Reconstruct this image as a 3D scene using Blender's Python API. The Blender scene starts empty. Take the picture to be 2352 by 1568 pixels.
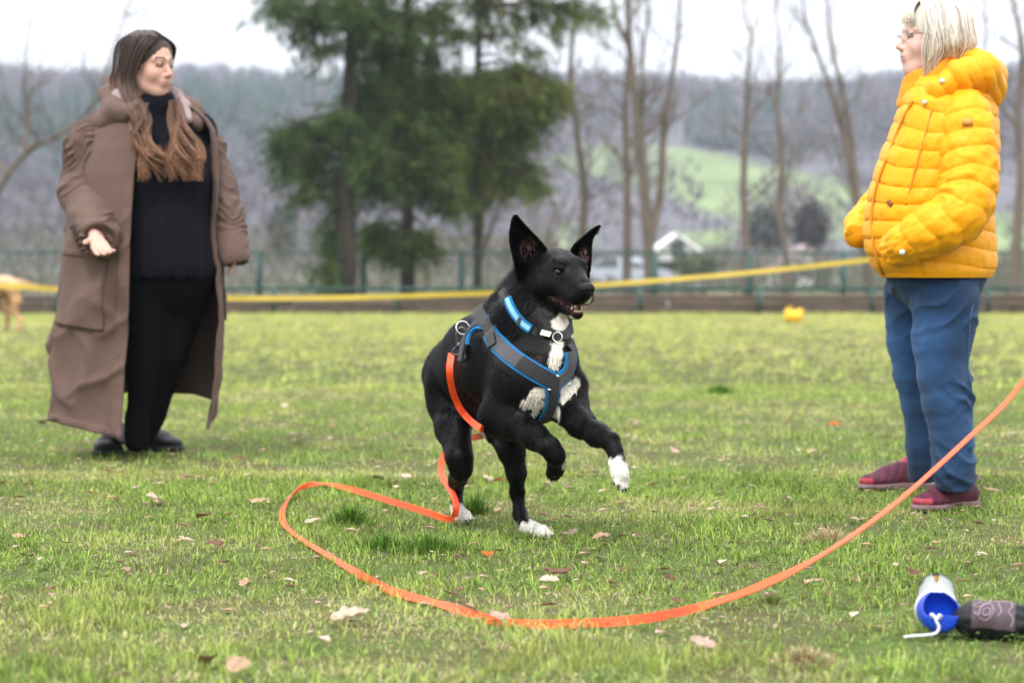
import bpy, math, random, time
_T0 = time.time()
def tick(n): print('T', n, round(time.time() - _T0, 1))
import numpy as np
from mathutils import Vector, Matrix
from mathutils.bvhtree import BVHTree
random.seed(7); RNG = np.random.default_rng(7)
scene = bpy.context.scene
COL = scene.collection

# ---------------------------------------------------------------- camera, sky, sun, exposure
CAM_H, FPX, HOR = 0.755, 5553.0, 630.0         # metres, focal length in 2352-px units, horizon row
PITCH = math.atan((784.0 - HOR) / FPX)
cam_d = bpy.data.cameras.new('camera'); cam = bpy.data.objects.new('camera', cam_d); COL.objects.link(cam)
cam_d.lens = 85; cam_d.sensor_width = 36; cam_d.clip_end = 6000; cam_d.clip_start = 0.1
cam.location = (0, 0, CAM_H); cam.rotation_euler = (math.radians(90) - PITCH, 0, 0)
cam_d.dof.use_dof = True; cam_d.dof.focus_distance = 6.6; cam_d.dof.aperture_fstop = 3.7
scene.camera = cam
SUN_EL, SUN_AZ = math.radians(55), math.radians(200)
world = bpy.data.worlds.new('World'); scene.world = world; world.use_nodes = True
nt = world.node_tree; nt.nodes.clear()
wo = nt.nodes.new('ShaderNodeOutputWorld'); bg = nt.nodes.new('ShaderNodeBackground')
sky = nt.nodes.new('ShaderNodeTexSky'); sky.sky_type = 'NISHITA'; sky.sun_disc = False
sky.sun_elevation = SUN_EL; sky.sun_rotation = SUN_AZ
tc = nt.nodes.new('ShaderNodeTexCoord'); sp = nt.nodes.new('ShaderNodeSeparateXYZ')
nt.links.new(tc.outputs['Generated'], sp.inputs[0])
gr = nt.nodes.new('ShaderNodeMapRange')          # overcast sky: brighter towards the zenith
gr.inputs['From Min'].default_value = 0; gr.inputs['From Max'].default_value = 1
gr.inputs['To Min'].default_value = 7.2; gr.inputs['To Max'].default_value = 19
nt.links.new(sp.outputs['Z'], gr.inputs['Value'])
cl = nt.nodes.new('ShaderNodeTexNoise'); cl.inputs['Scale'].default_value = 2.2; cl.inputs['Detail'].default_value = 5
clr = nt.nodes.new('ShaderNodeMapRange'); clr.inputs['To Min'].default_value = 0.88; clr.inputs['To Max'].default_value = 1.12
nt.links.new(tc.outputs['Generated'], cl.inputs['Vector']); nt.links.new(cl.outputs['Fac'], clr.inputs['Value'])
ml = nt.nodes.new('ShaderNodeMath'); ml.operation = 'MULTIPLY'
nt.links.new(gr.outputs[0], ml.inputs[0]); nt.links.new(clr.outputs[0], ml.inputs[1])
cc = nt.nodes.new('ShaderNodeMix'); cc.data_type = 'RGBA'; cc.blend_type = 'MULTIPLY'; cc.inputs[0].default_value = 1
cc.inputs[6].default_value = (0.985, 0.995, 1.02, 1)
nt.links.new(ml.outputs[0], cc.inputs[7])
mx = nt.nodes.new('ShaderNodeMix'); mx.data_type = 'RGBA'; mx.inputs[0].default_value = 0.88
nt.links.new(sky.outputs[0], mx.inputs[6]); nt.links.new(cc.outputs[2], mx.inputs[7])
nt.links.new(mx.outputs[2], bg.inputs['Color']); bg.inputs['Strength'].default_value = 0.10
nt.links.new(bg.outputs[0], wo.inputs[0])
sun_d = bpy.data.lights.new('sun', 'SUN'); sun = bpy.data.objects.new('sun', sun_d); COL.objects.link(sun)
sun_d.energy = 1.5; sun_d.angle = math.radians(14); sun_d.color = (1, 0.97, 0.92)
sdir = Vector((math.sin(SUN_AZ) * math.cos(SUN_EL), math.cos(SUN_AZ) * math.cos(SUN_EL), math.sin(SUN_EL)))
sun.rotation_euler = sdir.to_track_quat('Z', 'Y').to_euler(); sun.location = (0, 0, 20)
vs = scene.view_settings
scene.display_settings.display_device = 'sRGB'
vs.view_transform = 'Standard'; vs.look = 'None'; vs.gamma = 1; vs.use_curve_mapping = False
vs.exposure = 0.95
cy = scene.cycles
cy.max_bounces = 6; cy.diffuse_bounces = 3; cy.glossy_bounces = 3; cy.transmission_bounces = 6; cy.volume_bounces = 0
cy.transparent_max_bounces = 8; cy.use_denoising = True; cy.caustics_reflective = False; cy.caustics_refractive = False

# ---------------------------------------------------------------- photo point -> world
_F = np.array([0, math.cos(PITCH), -math.sin(PITCH)]); _U = np.array([0, math.sin(PITCH), math.cos(PITCH)])
def W(px, py, d):
    return np.array([0, 0, CAM_H]) + _F * d + np.array([1, 0, 0]) * (px - 1176) / FPX * d + _U * (784 - py) / FPX * d
def ray(px, py):
    v = _F + np.array([1., 0, 0]) * (px - 1176) / FPX + _U * (784 - py) / FPX
    return v / np.linalg.norm(v)
def Wv(px, py, d):                               # the same for arrays
    px, py, d = (np.asarray(a, float)[..., None] for a in np.broadcast_arrays(px, py, d))
    return np.array([0, 0, CAM_H]) + _F * d + np.array([1, 0, 0]) * (px - 1176) / FPX * d + _U * (784 - py) / FPX * d
def G(px, py, z=0.0):
    v = ray(px, py); return np.array([0, 0, CAM_H]) + v * ((z - CAM_H) / v[2])
def unit(v):
    v = np.asarray(v, float); return v / (np.linalg.norm(v) + 1e-12)

# ---------------------------------------------------------------- objects
def tag(o, label=None, cat=None, group=None, kind=None):
    if label: o['label'] = label
    if cat: o['category'] = cat
    if group: o['group'] = group
    if kind: o['kind'] = kind
    return o
def empty(name, loc, label, cat, group=None):
    o = bpy.data.objects.new(name, None); COL.objects.link(o); o.location = tuple(float(c) for c in loc); o.empty_display_size = 0.1
    return tag(o, label, cat, group)
def link(name, me, parent=None, loc=None):
    o = bpy.data.objects.new(name, me); COL.objects.link(o)
    if loc is not None: o.location = tuple(float(c) for c in loc)
    if parent is not None:
        o.parent = parent
        l = Vector((0, 0, 0)); p = parent
        while p is not None: l += p.location; p = p.parent
        if loc is None: o.location = -l          # vertices are in world space
        else: o.location = Vector(o.location) - l
    return o
def mesh(name, V, F, mats=(), col=None, smooth=True, mi=None):
    """V (n,3); F array (m,3|4) or list of such arrays / lists of tuples"""
    me = bpy.data.meshes.new(name)
    V = np.asarray(V, np.float32)
    if isinstance(F, list):
        me.from_pydata(V.tolist(), [], [tuple(int(i) for i in f) for f in F])
    else:
        F = np.asarray(F, np.int32); k = F.shape[1]
        me.vertices.add(len(V)); me.vertices.foreach_set('co', V.ravel())
        me.loops.add(F.size); me.loops.foreach_set('vertex_index', F.ravel())
        me.polygons.add(len(F)); me.polygons.foreach_set('loop_start', np.arange(0, F.size, k, dtype=np.int32))
        me.update(calc_edges=True)
    if smooth: me.polygons.foreach_set('use_smooth', np.ones(len(me.polygons), bool))
    if mi is not None: me.polygons.foreach_set('material_index', np.asarray(mi, np.int32))
    for m in (mats if isinstance(mats, (list, tuple)) else [mats]): me.materials.append(m)
    if col is not None:
        a = me.color_attributes.new('Col', 'FLOAT_COLOR', 'POINT')
        c = np.ones((len(V), 4), np.float32); c[:, :3] = col; a.data.foreach_set('color', c.ravel())
    me.validate(); me.update()
    return me
class MB:                                       # a small mesh collector (quads and triangles kept as lists)
    def __init__(s): s.V = []; s.F = []; s.n = 0; s.C = []
    def add(s, V, F, c=None):
        V = np.asarray(V, float); s.V.append(V)
        s.F += [tuple(i + s.n for i in f) for f in F]; s.n += len(V)
        s.C.append(np.tile(np.array(c if c is not None else (1, 1, 1), float), (len(V), 1)) if np.ndim(c) < 2 else c)
    def box(s, c, size, R=None, col=None):
        h = np.array(size) / 2
        P = np.array([[x, y, z] for x in (-1, 1) for y in (-1, 1) for z in (-1, 1)]) * h
        if R is not None: P = P @ np.asarray(R).T
        s.add(P + np.asarray(c), [(0, 1, 3, 2), (4, 6, 7, 5), (0, 4, 5, 1), (2, 3, 7, 6), (0, 2, 6, 4), (1, 5, 7, 3)], col)
    def tube(s, P, r, n=8, col=None, cap=True):
        P = np.asarray(P, float); m = len(P); r = np.full(m, r) if np.isscalar(r) else np.asarray(r)
        T = np.gradient(P, axis=0); T /= np.linalg.norm(T, axis=1)[:, None] + 1e-9
        a = np.array([0, 0, 1.]) if abs(T[0][2]) < .9 else np.array([1., 0, 0])
        x = unit(np.cross(T[0], a)); V = []
        for i in range(m):
            x = unit(x - T[i] * (x @ T[i])); y = np.cross(T[i], x)
            for k in range(n):
                t = 2 * math.pi * k / n; V.append(P[i] + r[i] * (math.cos(t) * x + math.sin(t) * y))
        F = [(i * n + k, i * n + (k + 1) % n, (i + 1) * n + (k + 1) % n, (i + 1) * n + k) for i in range(m - 1) for k in range(n)]
        if cap: F += [tuple(reversed(range(n))), tuple((m - 1) * n + k for k in range(n))]
        s.add(V, F, col)
    def build(s, name, mats, parent=None, smooth=True, color=False):
        me = mesh(name, np.concatenate(s.V), s.F, mats, np.concatenate(s.C) if color else None, smooth)
        return link(name, me, parent)
def catmull(P, n=8):
    P = np.asarray(P, float); Q = np.vstack([2 * P[0] - P[1], P, 2 * P[-1] - P[-2]]); out = []
    for i in range(len(P) - 1):
        p0, p1, p2, p3 = Q[i:i + 4]
        for t in np.linspace(0, 1, n, endpoint=False):
            out.append(.5 * ((2 * p1) + (-p0 + p2) * t + (2 * p0 - 5 * p1 + 4 * p2 - p3) * t * t + (-p0 + 3 * p1 - 3 * p2 + p3) * t ** 3))
    out.append(P[-1]); return np.array(out)

# ---------------------------------------------------------------- noise
def _hash(i, j, k, seed):
    h = (i * 374761393 + j * 668265263 + k * 2147483647 + seed * 974711) & 0xffffffff
    h = ((h ^ (h >> 13)) * 1274126177) & 0xffffffff
    h = (h ^ (h >> 16)); h = (h * 2246822519) & 0xffffffff; h ^= h >> 15
    return (h & 0xffff) / 65535.0
def vnoise(P, scale=1.0, seed=0):                # value noise, -1..1
    P = np.asarray(P, float) * scale; I = np.floor(P).astype(np.int64); f = P - I; f = f * f * (3 - 2 * f); r = 0
    for a in (0, 1):
        for b in (0, 1):
            for c in (0, 1):
                w = (f[..., 0] if a else 1 - f[..., 0]) * (f[..., 1] if b else 1 - f[..., 1]) * (f[..., 2] if c else 1 - f[..., 2])
                r = r + w * _hash(I[..., 0] + a, I[..., 1] + b, I[..., 2] + c, seed)
    return r * 2 - 1
def fbm(P, scale=1.0, seed=0, n=3):
    r = 0; a = 1
    for i in range(n): r = r + a * vnoise(P, scale * 2 ** i, seed + i); a *= .5
    return r
def sstep(a, b, x):
    t = np.clip((x - a) / (b - a), 0, 1); return t * t * (3 - 2 * t)

# ---------------------------------------------------------------- one continuous organic surface from blended volumes
class SDF:
    def __init__(s, lo, hi, h):
        s.lo = np.array(lo, float); s.h = h; s.n = np.ceil((np.array(hi) - s.lo) / h).astype(int) + 1
        s.f = np.full(s.n, 1.0, np.float32)
    def _put(s, lo, hi, fn, k, sub):
        m = k + 2.5 * s.h
        a = np.maximum(np.floor((np.minimum(lo, hi) - m - s.lo) / s.h).astype(int), 0)
        b = np.minimum(np.ceil((np.maximum(lo, hi) + m - s.lo) / s.h).astype(int) + 1, s.n)
        if np.any(b <= a): return
        ax = [(np.arange(a[i], b[i]) * s.h + s.lo[i]).astype(np.float32) for i in range(3)]
        X, Y, Z = np.meshgrid(*ax, indexing='ij', sparse=True)
        d = fn(X, Y, Z); sl = tuple(slice(a[i], b[i]) for i in range(3)); f = s.f[sl]
        if sub:
            d = -d; hh = np.maximum(k - np.abs(f - d), 0) / k; s.f[sl] = np.maximum(f, d) + hh * hh * k * .25
        else:
            hh = np.maximum(k - np.abs(f - d), 0) / k; s.f[sl] = np.minimum(f, d) - hh * hh * k * .25
    def cone(s, a, b, ra, rb, k=.02, sub=False):
        a = np.asarray(a, np.float32); b = np.asarray(b, np.float32); ab = b - a; L = float(ab @ ab) + 1e-9
        def fn(X, Y, Z):
            t = np.clip(((X - a[0]) * ab[0] + (Y - a[1]) * ab[1] + (Z - a[2]) * ab[2]) / L, 0, 1)
            return np.sqrt((X - a[0] - t * ab[0]) ** 2 + (Y - a[1] - t * ab[1]) ** 2 + (Z - a[2] - t * ab[2]) ** 2) - (ra + (rb - ra) * t)
        r = max(ra, rb); s._put(np.minimum(a, b) - r, np.maximum(a, b) + r, fn, k, sub)
    def ell(s, c, r, R=None, k=.02, sub=False):
        c = np.asarray(c, np.float32); r = np.asarray(r, np.float32) * np.ones(3, np.float32); R = np.eye(3) if R is None else np.asarray(R)
        def fn(X, Y, Z):
            dx, dy, dz = X - c[0], Y - c[1], Z - c[2]
            L = [(dx * R[0, i] + dy * R[1, i] + dz * R[2, i]) for i in range(3)]
            k0 = np.sqrt(sum((L[i] / r[i]) ** 2 for i in range(3))); k1 = np.sqrt(sum((L[i] / r[i] ** 2) ** 2 for i in range(3)))
            return (k0 * (k0 - 1) / (k1 + 1e-6)).astype(np.float32)
        m = float(max(r)); s._put(c - m, c + m, fn, k, sub)
    def chain(s, pts, k=.02):
        for (a, ra), (b, rb) in zip(pts[:-1], pts[1:]): s.cone(a, b, ra, rb, k)
    def mesh(s):
        f = s.f; ins = f < 0; c = np.zeros(np.array(f.shape) - 1, np.int8)
        for a in (0, 1):
            for b in (0, 1):
                for d in (0, 1): c += ins[a:f.shape[0] - 1 + a, b:f.shape[1] - 1 + b, d:f.shape[2] - 1 + d]
        act = (c > 0) & (c < 8); I = np.argwhere(act); idx = np.full(act.shape, -1, np.int32); idx[act] = np.arange(len(I))
        acc = np.zeros((len(I), 3)); cnt = np.zeros(len(I))
        cs = [(a, b, d) for a in (0, 1) for b in (0, 1) for d in (0, 1)]
        for o1 in cs:
            for ax in range(3):
                if o1[ax]: continue
                o2 = list(o1); o2[ax] = 1
                f1 = f[I[:, 0] + o1[0], I[:, 1] + o1[1], I[:, 2] + o1[2]]; f2 = f[I[:, 0] + o2[0], I[:, 1] + o2[1], I[:, 2] + o2[2]]
                m = (f1 < 0) != (f2 < 0); t = np.where(m, f1 / np.where(m, f1 - f2, 1), 0)
                p = np.tile(np.array(o1, float), (len(I), 1)); p[:, ax] += t
                acc[m] += p[m]; cnt[m] += 1
        V = (I + acc / cnt[:, None]) * s.h + s.lo; Q = []
        for ax in range(3):
            o = [i for i in range(3) if i != ax]
            s1 = [slice(None)] * 3; s2 = [slice(None)] * 3; s1[ax] = slice(0, -1); s2[ax] = slice(1, None)
            A = ins[tuple(s1)]; B = ins[tuple(s2)]; E = np.argwhere(A != B)
            E = E[(E[:, o[0]] > 0) & (E[:, o[1]] > 0) & (E[:, o[0]] < idx.shape[o[0]]) & (E[:, o[1]] < idx.shape[o[1]])]
            q = []
            for d0, d1 in ((-1, -1), (0, -1), (0, 0), (-1, 0)):
                e = E.copy(); e[:, o[0]] += d0; e[:, o[1]] += d1; q.append(idx[e[:, 0], e[:, 1], e[:, 2]])
            q = np.stack(q, 1); flip = A[E[:, 0], E[:, 1], E[:, 2]]
            if ax == 1: flip = ~flip
            q[~flip] = q[~flip][:, ::-1]; Q.append(q)
        Q = np.concatenate(Q); Q = Q[(Q >= 0).all(1)]
        return V, Q
def vnormals(V, F):
    N = np.zeros_like(V); a, b, c = V[F[:, 0]], V[F[:, 1]], V[F[:, 2]]; n = np.cross(b - a, c - a)
    for i in range(F.shape[1]): np.add.at(N, F[:, i], n)
    return N / (np.linalg.norm(N, axis=1)[:, None] + 1e-12)
def relax(V, F, n=1, w=.5):
    for _ in range(n):
        S = np.zeros_like(V); c = np.zeros(len(V)); k = F.shape[1]
        for i in range(k):
            np.add.at(S, F[:, i], V[F[:, (i + 1) % k]]); np.add.at(S, F[:, (i + 1) % k], V[F[:, i]])
            np.add.at(c, F[:, i], 1); np.add.at(c, F[:, (i + 1) % k], 1)
        V = V * (1 - w) + w * S / c[:, None]
    return V
def frame(fwd, up=(0, 0, 1)):                    # columns: forward, left, up
    x = unit(fwd); y = unit(np.cross(up, x)); z = np.cross(x, y); return np.stack([x, y, z], 1)

# ---------------------------------------------------------------- materials
def mat(name, color=(.5, .5, .5), rough=.8, spec=.3, attr=False, var=0.0, vscale=8, bump=0.0, bscale=60, sheen=0.0, metal=0.0,
        trans=0.0, emis=None, color2=None, stretch=None, detail=4, coat=0.0, thin=0.0):
    m = bpy.data.materials.new(name); m.use_nodes = True; n = m.node_tree; p = n.nodes['Principled BSDF']; L = n.links
    p.inputs['Roughness'].default_value = rough; p.inputs['Specular IOR Level'].default_value = spec
    p.inputs['Metallic'].default_value = metal; p.inputs['Sheen Weight'].default_value = sheen; p.inputs['Coat Weight'].default_value = coat
    p.inputs['Transmission Weight'].default_value = trans
    co = n.nodes.new('ShaderNodeTexCoord'); vec = co.outputs['Object']
    if stretch:
        mp = n.nodes.new('ShaderNodeMapping'); mp.inputs['Scale'].default_value = stretch; L.new(vec, mp.inputs[0]); vec = mp.outputs[0]
    if attr:
        a = n.nodes.new('ShaderNodeAttribute'); a.attribute_name = 'Col'; src = a.outputs['Color']
    else:
        r = n.nodes.new('ShaderNodeRGB'); r.outputs[0].default_value = (*color, 1); src = r.outputs[0]
    if var or color2:
        ns = n.nodes.new('ShaderNodeTexNoise'); ns.inputs['Scale'].default_value = vscale; ns.inputs['Detail'].default_value = detail
        L.new(vec, ns.inputs['Vector'])
        if color2:
            rp = n.nodes.new('ShaderNodeMapRange'); rp.inputs['From Min'].default_value = .38; rp.inputs['From Max'].default_value = .62
            L.new(ns.outputs['Fac'], rp.inputs['Value'])
            mm = n.nodes.new('ShaderNodeMix'); mm.data_type = 'RGBA'; L.new(rp.outputs[0], mm.inputs[0]); L.new(src, mm.inputs[6])
            mm.inputs[7].default_value = (*color2, 1); src = mm.outputs[2]
        if var:
            rp = n.nodes.new('ShaderNodeMapRange'); rp.inputs['From Min'].default_value = .3; rp.inputs['From Max'].default_value = .7
            rp.inputs['To Min'].default_value = 1 - var; rp.inputs['To Max'].default_value = 1 + var; L.new(ns.outputs['Fac'], rp.inputs['Value'])
            mm = n.nodes.new('ShaderNodeVectorMath'); mm.operation = 'SCALE'; L.new(src, mm.inputs[0]); L.new(rp.outputs[0], mm.inputs['Scale']); src = mm.outputs[0]
    L.new(src, p.inputs['Base Color'])
    if bump:
        nb = n.nodes.new('ShaderNodeTexNoise'); nb.inputs['Scale'].default_value = bscale; nb.inputs['Detail'].default_value = 5; L.new(vec, nb.inputs['Vector'])
        bm_ = n.nodes.new('ShaderNodeBump'); bm_.inputs['Strength'].default_value = bump; bm_.inputs['Distance'].default_value = .01
        L.new(nb.outputs['Fac'], bm_.inputs['Height']); L.new(bm_.outputs[0], p.inputs['Normal'])
    if thin:
        tr = n.nodes.new('ShaderNodeBsdfTranslucent'); L.new(src, tr.inputs[0]); ms = n.nodes.new('ShaderNodeMixShader'); ms.inputs[0].default_value = thin
        L.new(p.outputs[0], ms.inputs[1]); L.new(tr.outputs[0], ms.inputs[2]); L.new(ms.outputs[0], n.nodes['Material Output'].inputs[0])
    return m

# ================================================================ SETTING
# ---- terrain: a field as far as the fence, then hills
def ridge(u):                                    # skyline row (2352-px units) against column
    return np.interp(u, [-600, 0, 130, 260, 480, 640, 760, 900, 1300, 1500, 1750, 1850, 2000, 2150, 2352, 2900],
                     [250, 238, 246, 246, 238, 252, 262, 262, 255, 250, 270, 262, 250, 230, 228, 240])
def foot(u):                                     # row of the hill's foot
    return np.interp(u, [-600, 0, 600, 1100, 1300, 1500, 1800, 2352, 2900], [612, 612, 612, 612, 606, 600, 600, 600, 600])
def hill_z(X, Y):
    u = 1176 + X / Y * FPX
    zr = CAM_H + (HOR - ridge(u)) / FPX * 1150; zf = CAM_H + (HOR - foot(u)) / FPX * 300
    t = np.clip((Y - 300) / 850, 0, 1)
    z = zf + (zr - zf) * (t ** .85)
    z = np.where(Y < 300, zf * np.clip((Y - 170) / 130, 0, 1), z)
    z = np.where(Y > 1150, zr - (Y - 1150) * .12, z)
    return z - .35 + 2.5 * vnoise(np.stack([X * .006, Y * .006, 0 * X], -1), 1, 3) * np.clip((Y - 250) / 200, 0, 1)
def row_of(X, Y, Z): return HOR - (Z - CAM_H) / Y * FPX
def is_field(X, Y):                              # green pasture on the lower hill, right half
    u = 1176 + X / Y * FPX; v = row_of(X, Y, hill_z(X, Y))
    top = np.interp(u, [1230, 1340, 1500, 1700, 1960, 2200, 2500], [360, 335, 345, 372, 425, 470, 500])
    bot = np.interp(u, [1230, 1340, 1500, 1700, 1850, 1960, 2200, 2500], [380, 400, 440, 500, 545, 560, 575, 580])
    n = 14 * vnoise(np.stack([X * .03, Y * .03, 0 * X], -1), 1, 9)
    a = (v + n > top) & (v + n < bot) & (u > 1230)
    b = ((u + n - 1640) / 75) ** 2 + ((v - 548) / 22) ** 2 < 1
    c = ((u + n - 1290) / 60) ** 2 + ((v - 545) / 30) ** 2 < 1
    return a | b | c
gy = np.concatenate([np.linspace(100, 300, 12), np.linspace(315, 1160, 90), np.linspace(1200, 1800, 8)])
gu = np.linspace(-.62, .62, 150)
YY, UU = np.meshgrid(gy, gu, indexing='ij'); XX = UU * YY; ZZ = hill_z(XX, YY)
V = np.stack([XX, YY, ZZ], -1).reshape(-1, 3); nI, nJ = YY.shape
ii, jj = np.meshgrid(np.arange(nI - 1), np.arange(nJ - 1), indexing='ij'); b0 = (ii * nJ + jj).ravel()
F = np.stack([b0, b0 + 1, b0 + nJ + 1, b0 + nJ], 1)
fm = is_field(V[:, 0], V[:, 1]); nz = fbm(V, .02, 5)[:, None]
col = np.where(fm[:, None], np.array([.19, .25, .11]) * (1 + .3 * nz), np.array([.120, .116, .130]) * (1 + .3 * nz))
near = V[:, 1] < 290
col[near] = (np.array([.17, .17, .13]) * (1 + .3 * nz))[near]
M_hill = mat('hill_ground', attr=True, rough=1, spec=.1, var=.2, vscale=.15)
tag(link('hillside', mesh('hillside', V, F, M_hill, col)), kind='structure')

M_ground = mat('soil_and_thatch', (.090, .084, .040), rough=1, spec=.05, color2=(.080, .115, .032), vscale=3, var=0, bump=.6, bscale=90, detail=8)
V = np.array([[-400, -20, 0], [400, -20, 0], [400, 47.2, 0], [-400, 47.2, 0]]); 
tag(link('ground', mesh('ground', V, np.array([[0, 1, 2, 3]]), M_ground)), kind='structure')
M_verge = mat('verge', (.19, .17, .14), rough=1, spec=.1, color2=(.14, .17, .075), vscale=.25, var=.2)
tag(link('verge', mesh('verge', np.array([[-400, 47.2, -.004], [400, 47.2, -.004], [900, 340, -.35], [-900, 340, -.35]]), np.array([[0, 1, 2, 3]]), M_verge)), kind='structure')
M_road = mat('grey_road', (.26, .26, .27), rough=.95, var=.1, vscale=.5)
V = np.array([[-60, 58, .012], [60, 58, .012], [70, 78, .012], [-70, 78, .012]])
tag(link('road', mesh('road', V, np.array([[0, 1, 2, 3]]), M_road)), kind='structure')

# ---- grass: real blades, thinning out with distance
def field_noise(x, y, s, seed): return vnoise(np.stack([x, y, 0 * x], -1), s, seed)
NO_BLADE = []                                    # (x, y, r) bare spots
def blades(n, y0, y1, hmin, hmax, wid, segs, seed, pad=.7):
    r = np.random.default_rng(seed)
    y = np.sqrt(r.uniform(y0 ** 2, y1 ** 2, n)); x = r.uniform(-1, 1, n) * (.2125 * y * 1.05 + pad)
    az = r.uniform(0, 2 * math.pi, n); per = 11; nc = n // per; cl = np.zeros(n, bool); ctone = np.ones(n)   # most blades grow in small rosettes
    if segs == 2 or True:
        m = int(nc * per * .72); ci = np.arange(m) // per; cl[:m] = True; rad = (.011 if segs == 2 else .02) * np.abs(r.normal(0, 1, m)) * (1 if y1 < 20 else 2)
        cxx, cyy = x[:nc][ci], y[:nc][ci]; x[:m] = cxx + np.cos(az[:m]) * rad; y[:m] = cyy + np.sin(az[:m]) * rad
        tn = r.uniform(.45, 1.3, nc); hn = r.uniform(.55, 1.5, nc); ctone[:m] = tn[ci]; chh = np.ones(n); chh[:m] = hn[ci]
    dn = field_noise(x, y, 3.1, 11) + .6 * field_noise(x, y, 9.0, 12)
    tuft = sstep(.45, .95, field_noise(x, y, 2.1, 21) + .35 * field_noise(x, y, 7, 22))     # taller, darker tufts
    dry = sstep(-.1, .7, field_noise(x, y, 1.3, 31) + .5 * field_noise(x, y, 5, 32) + .15)  # straw patches
    keep = r.uniform(0, 1, n) < np.clip(.72 + .3 * dn + .4 * tuft, .25, 1)
    x, y, dn, tuft, dry, az, ctone, chh = (a[keep] for a in (x, y, dn, tuft, dry, az, ctone, chh)); n = len(x)
    straw = r.uniform(0, 1, n) < (.15 + .52 * dry) * (1 - .8 * tuft)
    h = r.uniform(hmin, hmax, n) * (1 + .30 * tuft + .25 * dn) * np.where(straw, .8, 1) * chh
    az = az + r.normal(0, .5, n)
    lean = np.where(straw, r.uniform(.9, 1.9, n), r.uniform(.25, 1.5, n)) * (1 - .35 * tuft)
    D = np.stack([np.cos(az), np.sin(az), 0 * az], 1); S = np.stack([-np.sin(az + r.normal(0, .5, n)), np.cos(az), 0 * az], 1)
    w = wid * r.uniform(.6, 1.4, n) * np.where(straw, .8, 1)
    B = np.stack([x, y, np.full(n, -.004)], 1)
    if segs == 2:
        c1 = B + (D * (np.sin(lean * .45) * h * .5)[:, None]); c1[:, 2] += np.cos(lean * .45) * h * .5
        c2 = c1 + (D * (np.sin(lean * 1.15) * h * .55)[:, None]); c2[:, 2] += np.cos(lean * 1.15) * h * .55
        c2[:, 2] = np.maximum(c2[:, 2], .003)
        s = S * w[:, None]
        P = np.stack([B - s * .5, B + s * .5, c1 - s * .42, c1 + s * .42, c2], 1)
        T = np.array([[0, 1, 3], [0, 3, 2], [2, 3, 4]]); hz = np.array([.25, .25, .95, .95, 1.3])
    else:
        c2 = B + D * (np.sin(lean) * h)[:, None]; c2[:, 2] += np.cos(lean * .8) * h; c2[:, 2] = np.maximum(c2[:, 2], .004)
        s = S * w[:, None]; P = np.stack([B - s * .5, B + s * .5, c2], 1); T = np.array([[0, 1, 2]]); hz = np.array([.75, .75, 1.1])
    g = r.uniform(0, 1, n)[:, None]; hue = (.5 + .5 * np.clip(dn, -1, 1))[:, None]
    green = (np.array([.085, .175, .024]) * (1 - g) + np.array([.42, .54, .115]) * g)
    green = green * (1 - .22 * tuft[:, None]) * (.85 + .3 * hue) * ctone[:, None]
    ye = sstep(9, 24, y)[:, None] * .55 + dry[:, None] * .33
    green = green * (1 - ye) + np.array([.66, .65, .20]) * ye
    st = np.array([.70, .58, .34]) * r.uniform(.4, 1.1, n)[:, None]
    c = np.where(straw[:, None], st, green); c = c[:, None, :] * hz[None, :, None] ** .25   # blade colour darker at the root, lighter at the tip
    k = P.shape[1]; Fc = (T[None] + (np.arange(n) * k)[:, None, None]).reshape(-1, 3)
    return P.reshape(-1, 3), Fc, c.reshape(-1, 3)
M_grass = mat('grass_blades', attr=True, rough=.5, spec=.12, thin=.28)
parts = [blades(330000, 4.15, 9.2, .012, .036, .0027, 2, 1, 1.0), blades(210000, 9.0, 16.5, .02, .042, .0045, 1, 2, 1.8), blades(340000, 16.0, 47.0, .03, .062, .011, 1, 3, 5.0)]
off = 0; Vs = []; Fs = []; Cs = []
for P, Fc, c in parts: Vs.append(P); Fs.append(Fc + off); Cs.append(c); off += len(P)
GV = np.concatenate(Vs); GF = np.concatenate(Fs); GC = np.concatenate(Cs)
tag(link('grass', mesh('grass', GV, GF, M_grass, GC, smooth=False)), kind='stuff')
del GV, GF, GC, Vs, Fs, Cs, parts

# ---- low clover and weed leaflets between the blades
r = np.random.default_rng(5); n = 9000
y = np.sqrt(r.uniform(4.2 ** 2, 9 ** 2, n)); x = r.uniform(-1, 1, n) * (.223 * y + .5)
k = field_noise(x, y, 1.7, 77) > .1; x = x[k]; y = y[k]; n = len(x)
Pw = []; Fw = []
a = r.uniform(0, 6.28, (n, 3)); s = r.uniform(.004, .010, n); z = r.uniform(.006, .028, n)
for j in range(3):
    c = np.stack([x, y, z + r.normal(0, .002, n)], 1); d = np.stack([np.cos(a[:, 0] + j * 2.1), np.sin(a[:, 0] + j * 2.1), r.uniform(-.2, .5, n)], 1) * s[:, None]
    e = np.stack([-d[:, 1], d[:, 0], 0 * x], 1) * .55
    Pw.append(np.stack([c, c + d * .7 + e, c + d * 1.3, c + d * .7 - e], 1))
Pw = np.concatenate(Pw).reshape(-1, 3); Fw = np.arange(len(Pw)).reshape(-1, 4)
cw = np.repeat(np.array([.12, .22, .04]) * r.uniform(.7, 1.4, (len(Fw), 1)), 4, axis=0)
tag(link('clover', mesh('clover', Pw, Fw, M_grass, cw, smooth=False)), kind='stuff')

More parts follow.
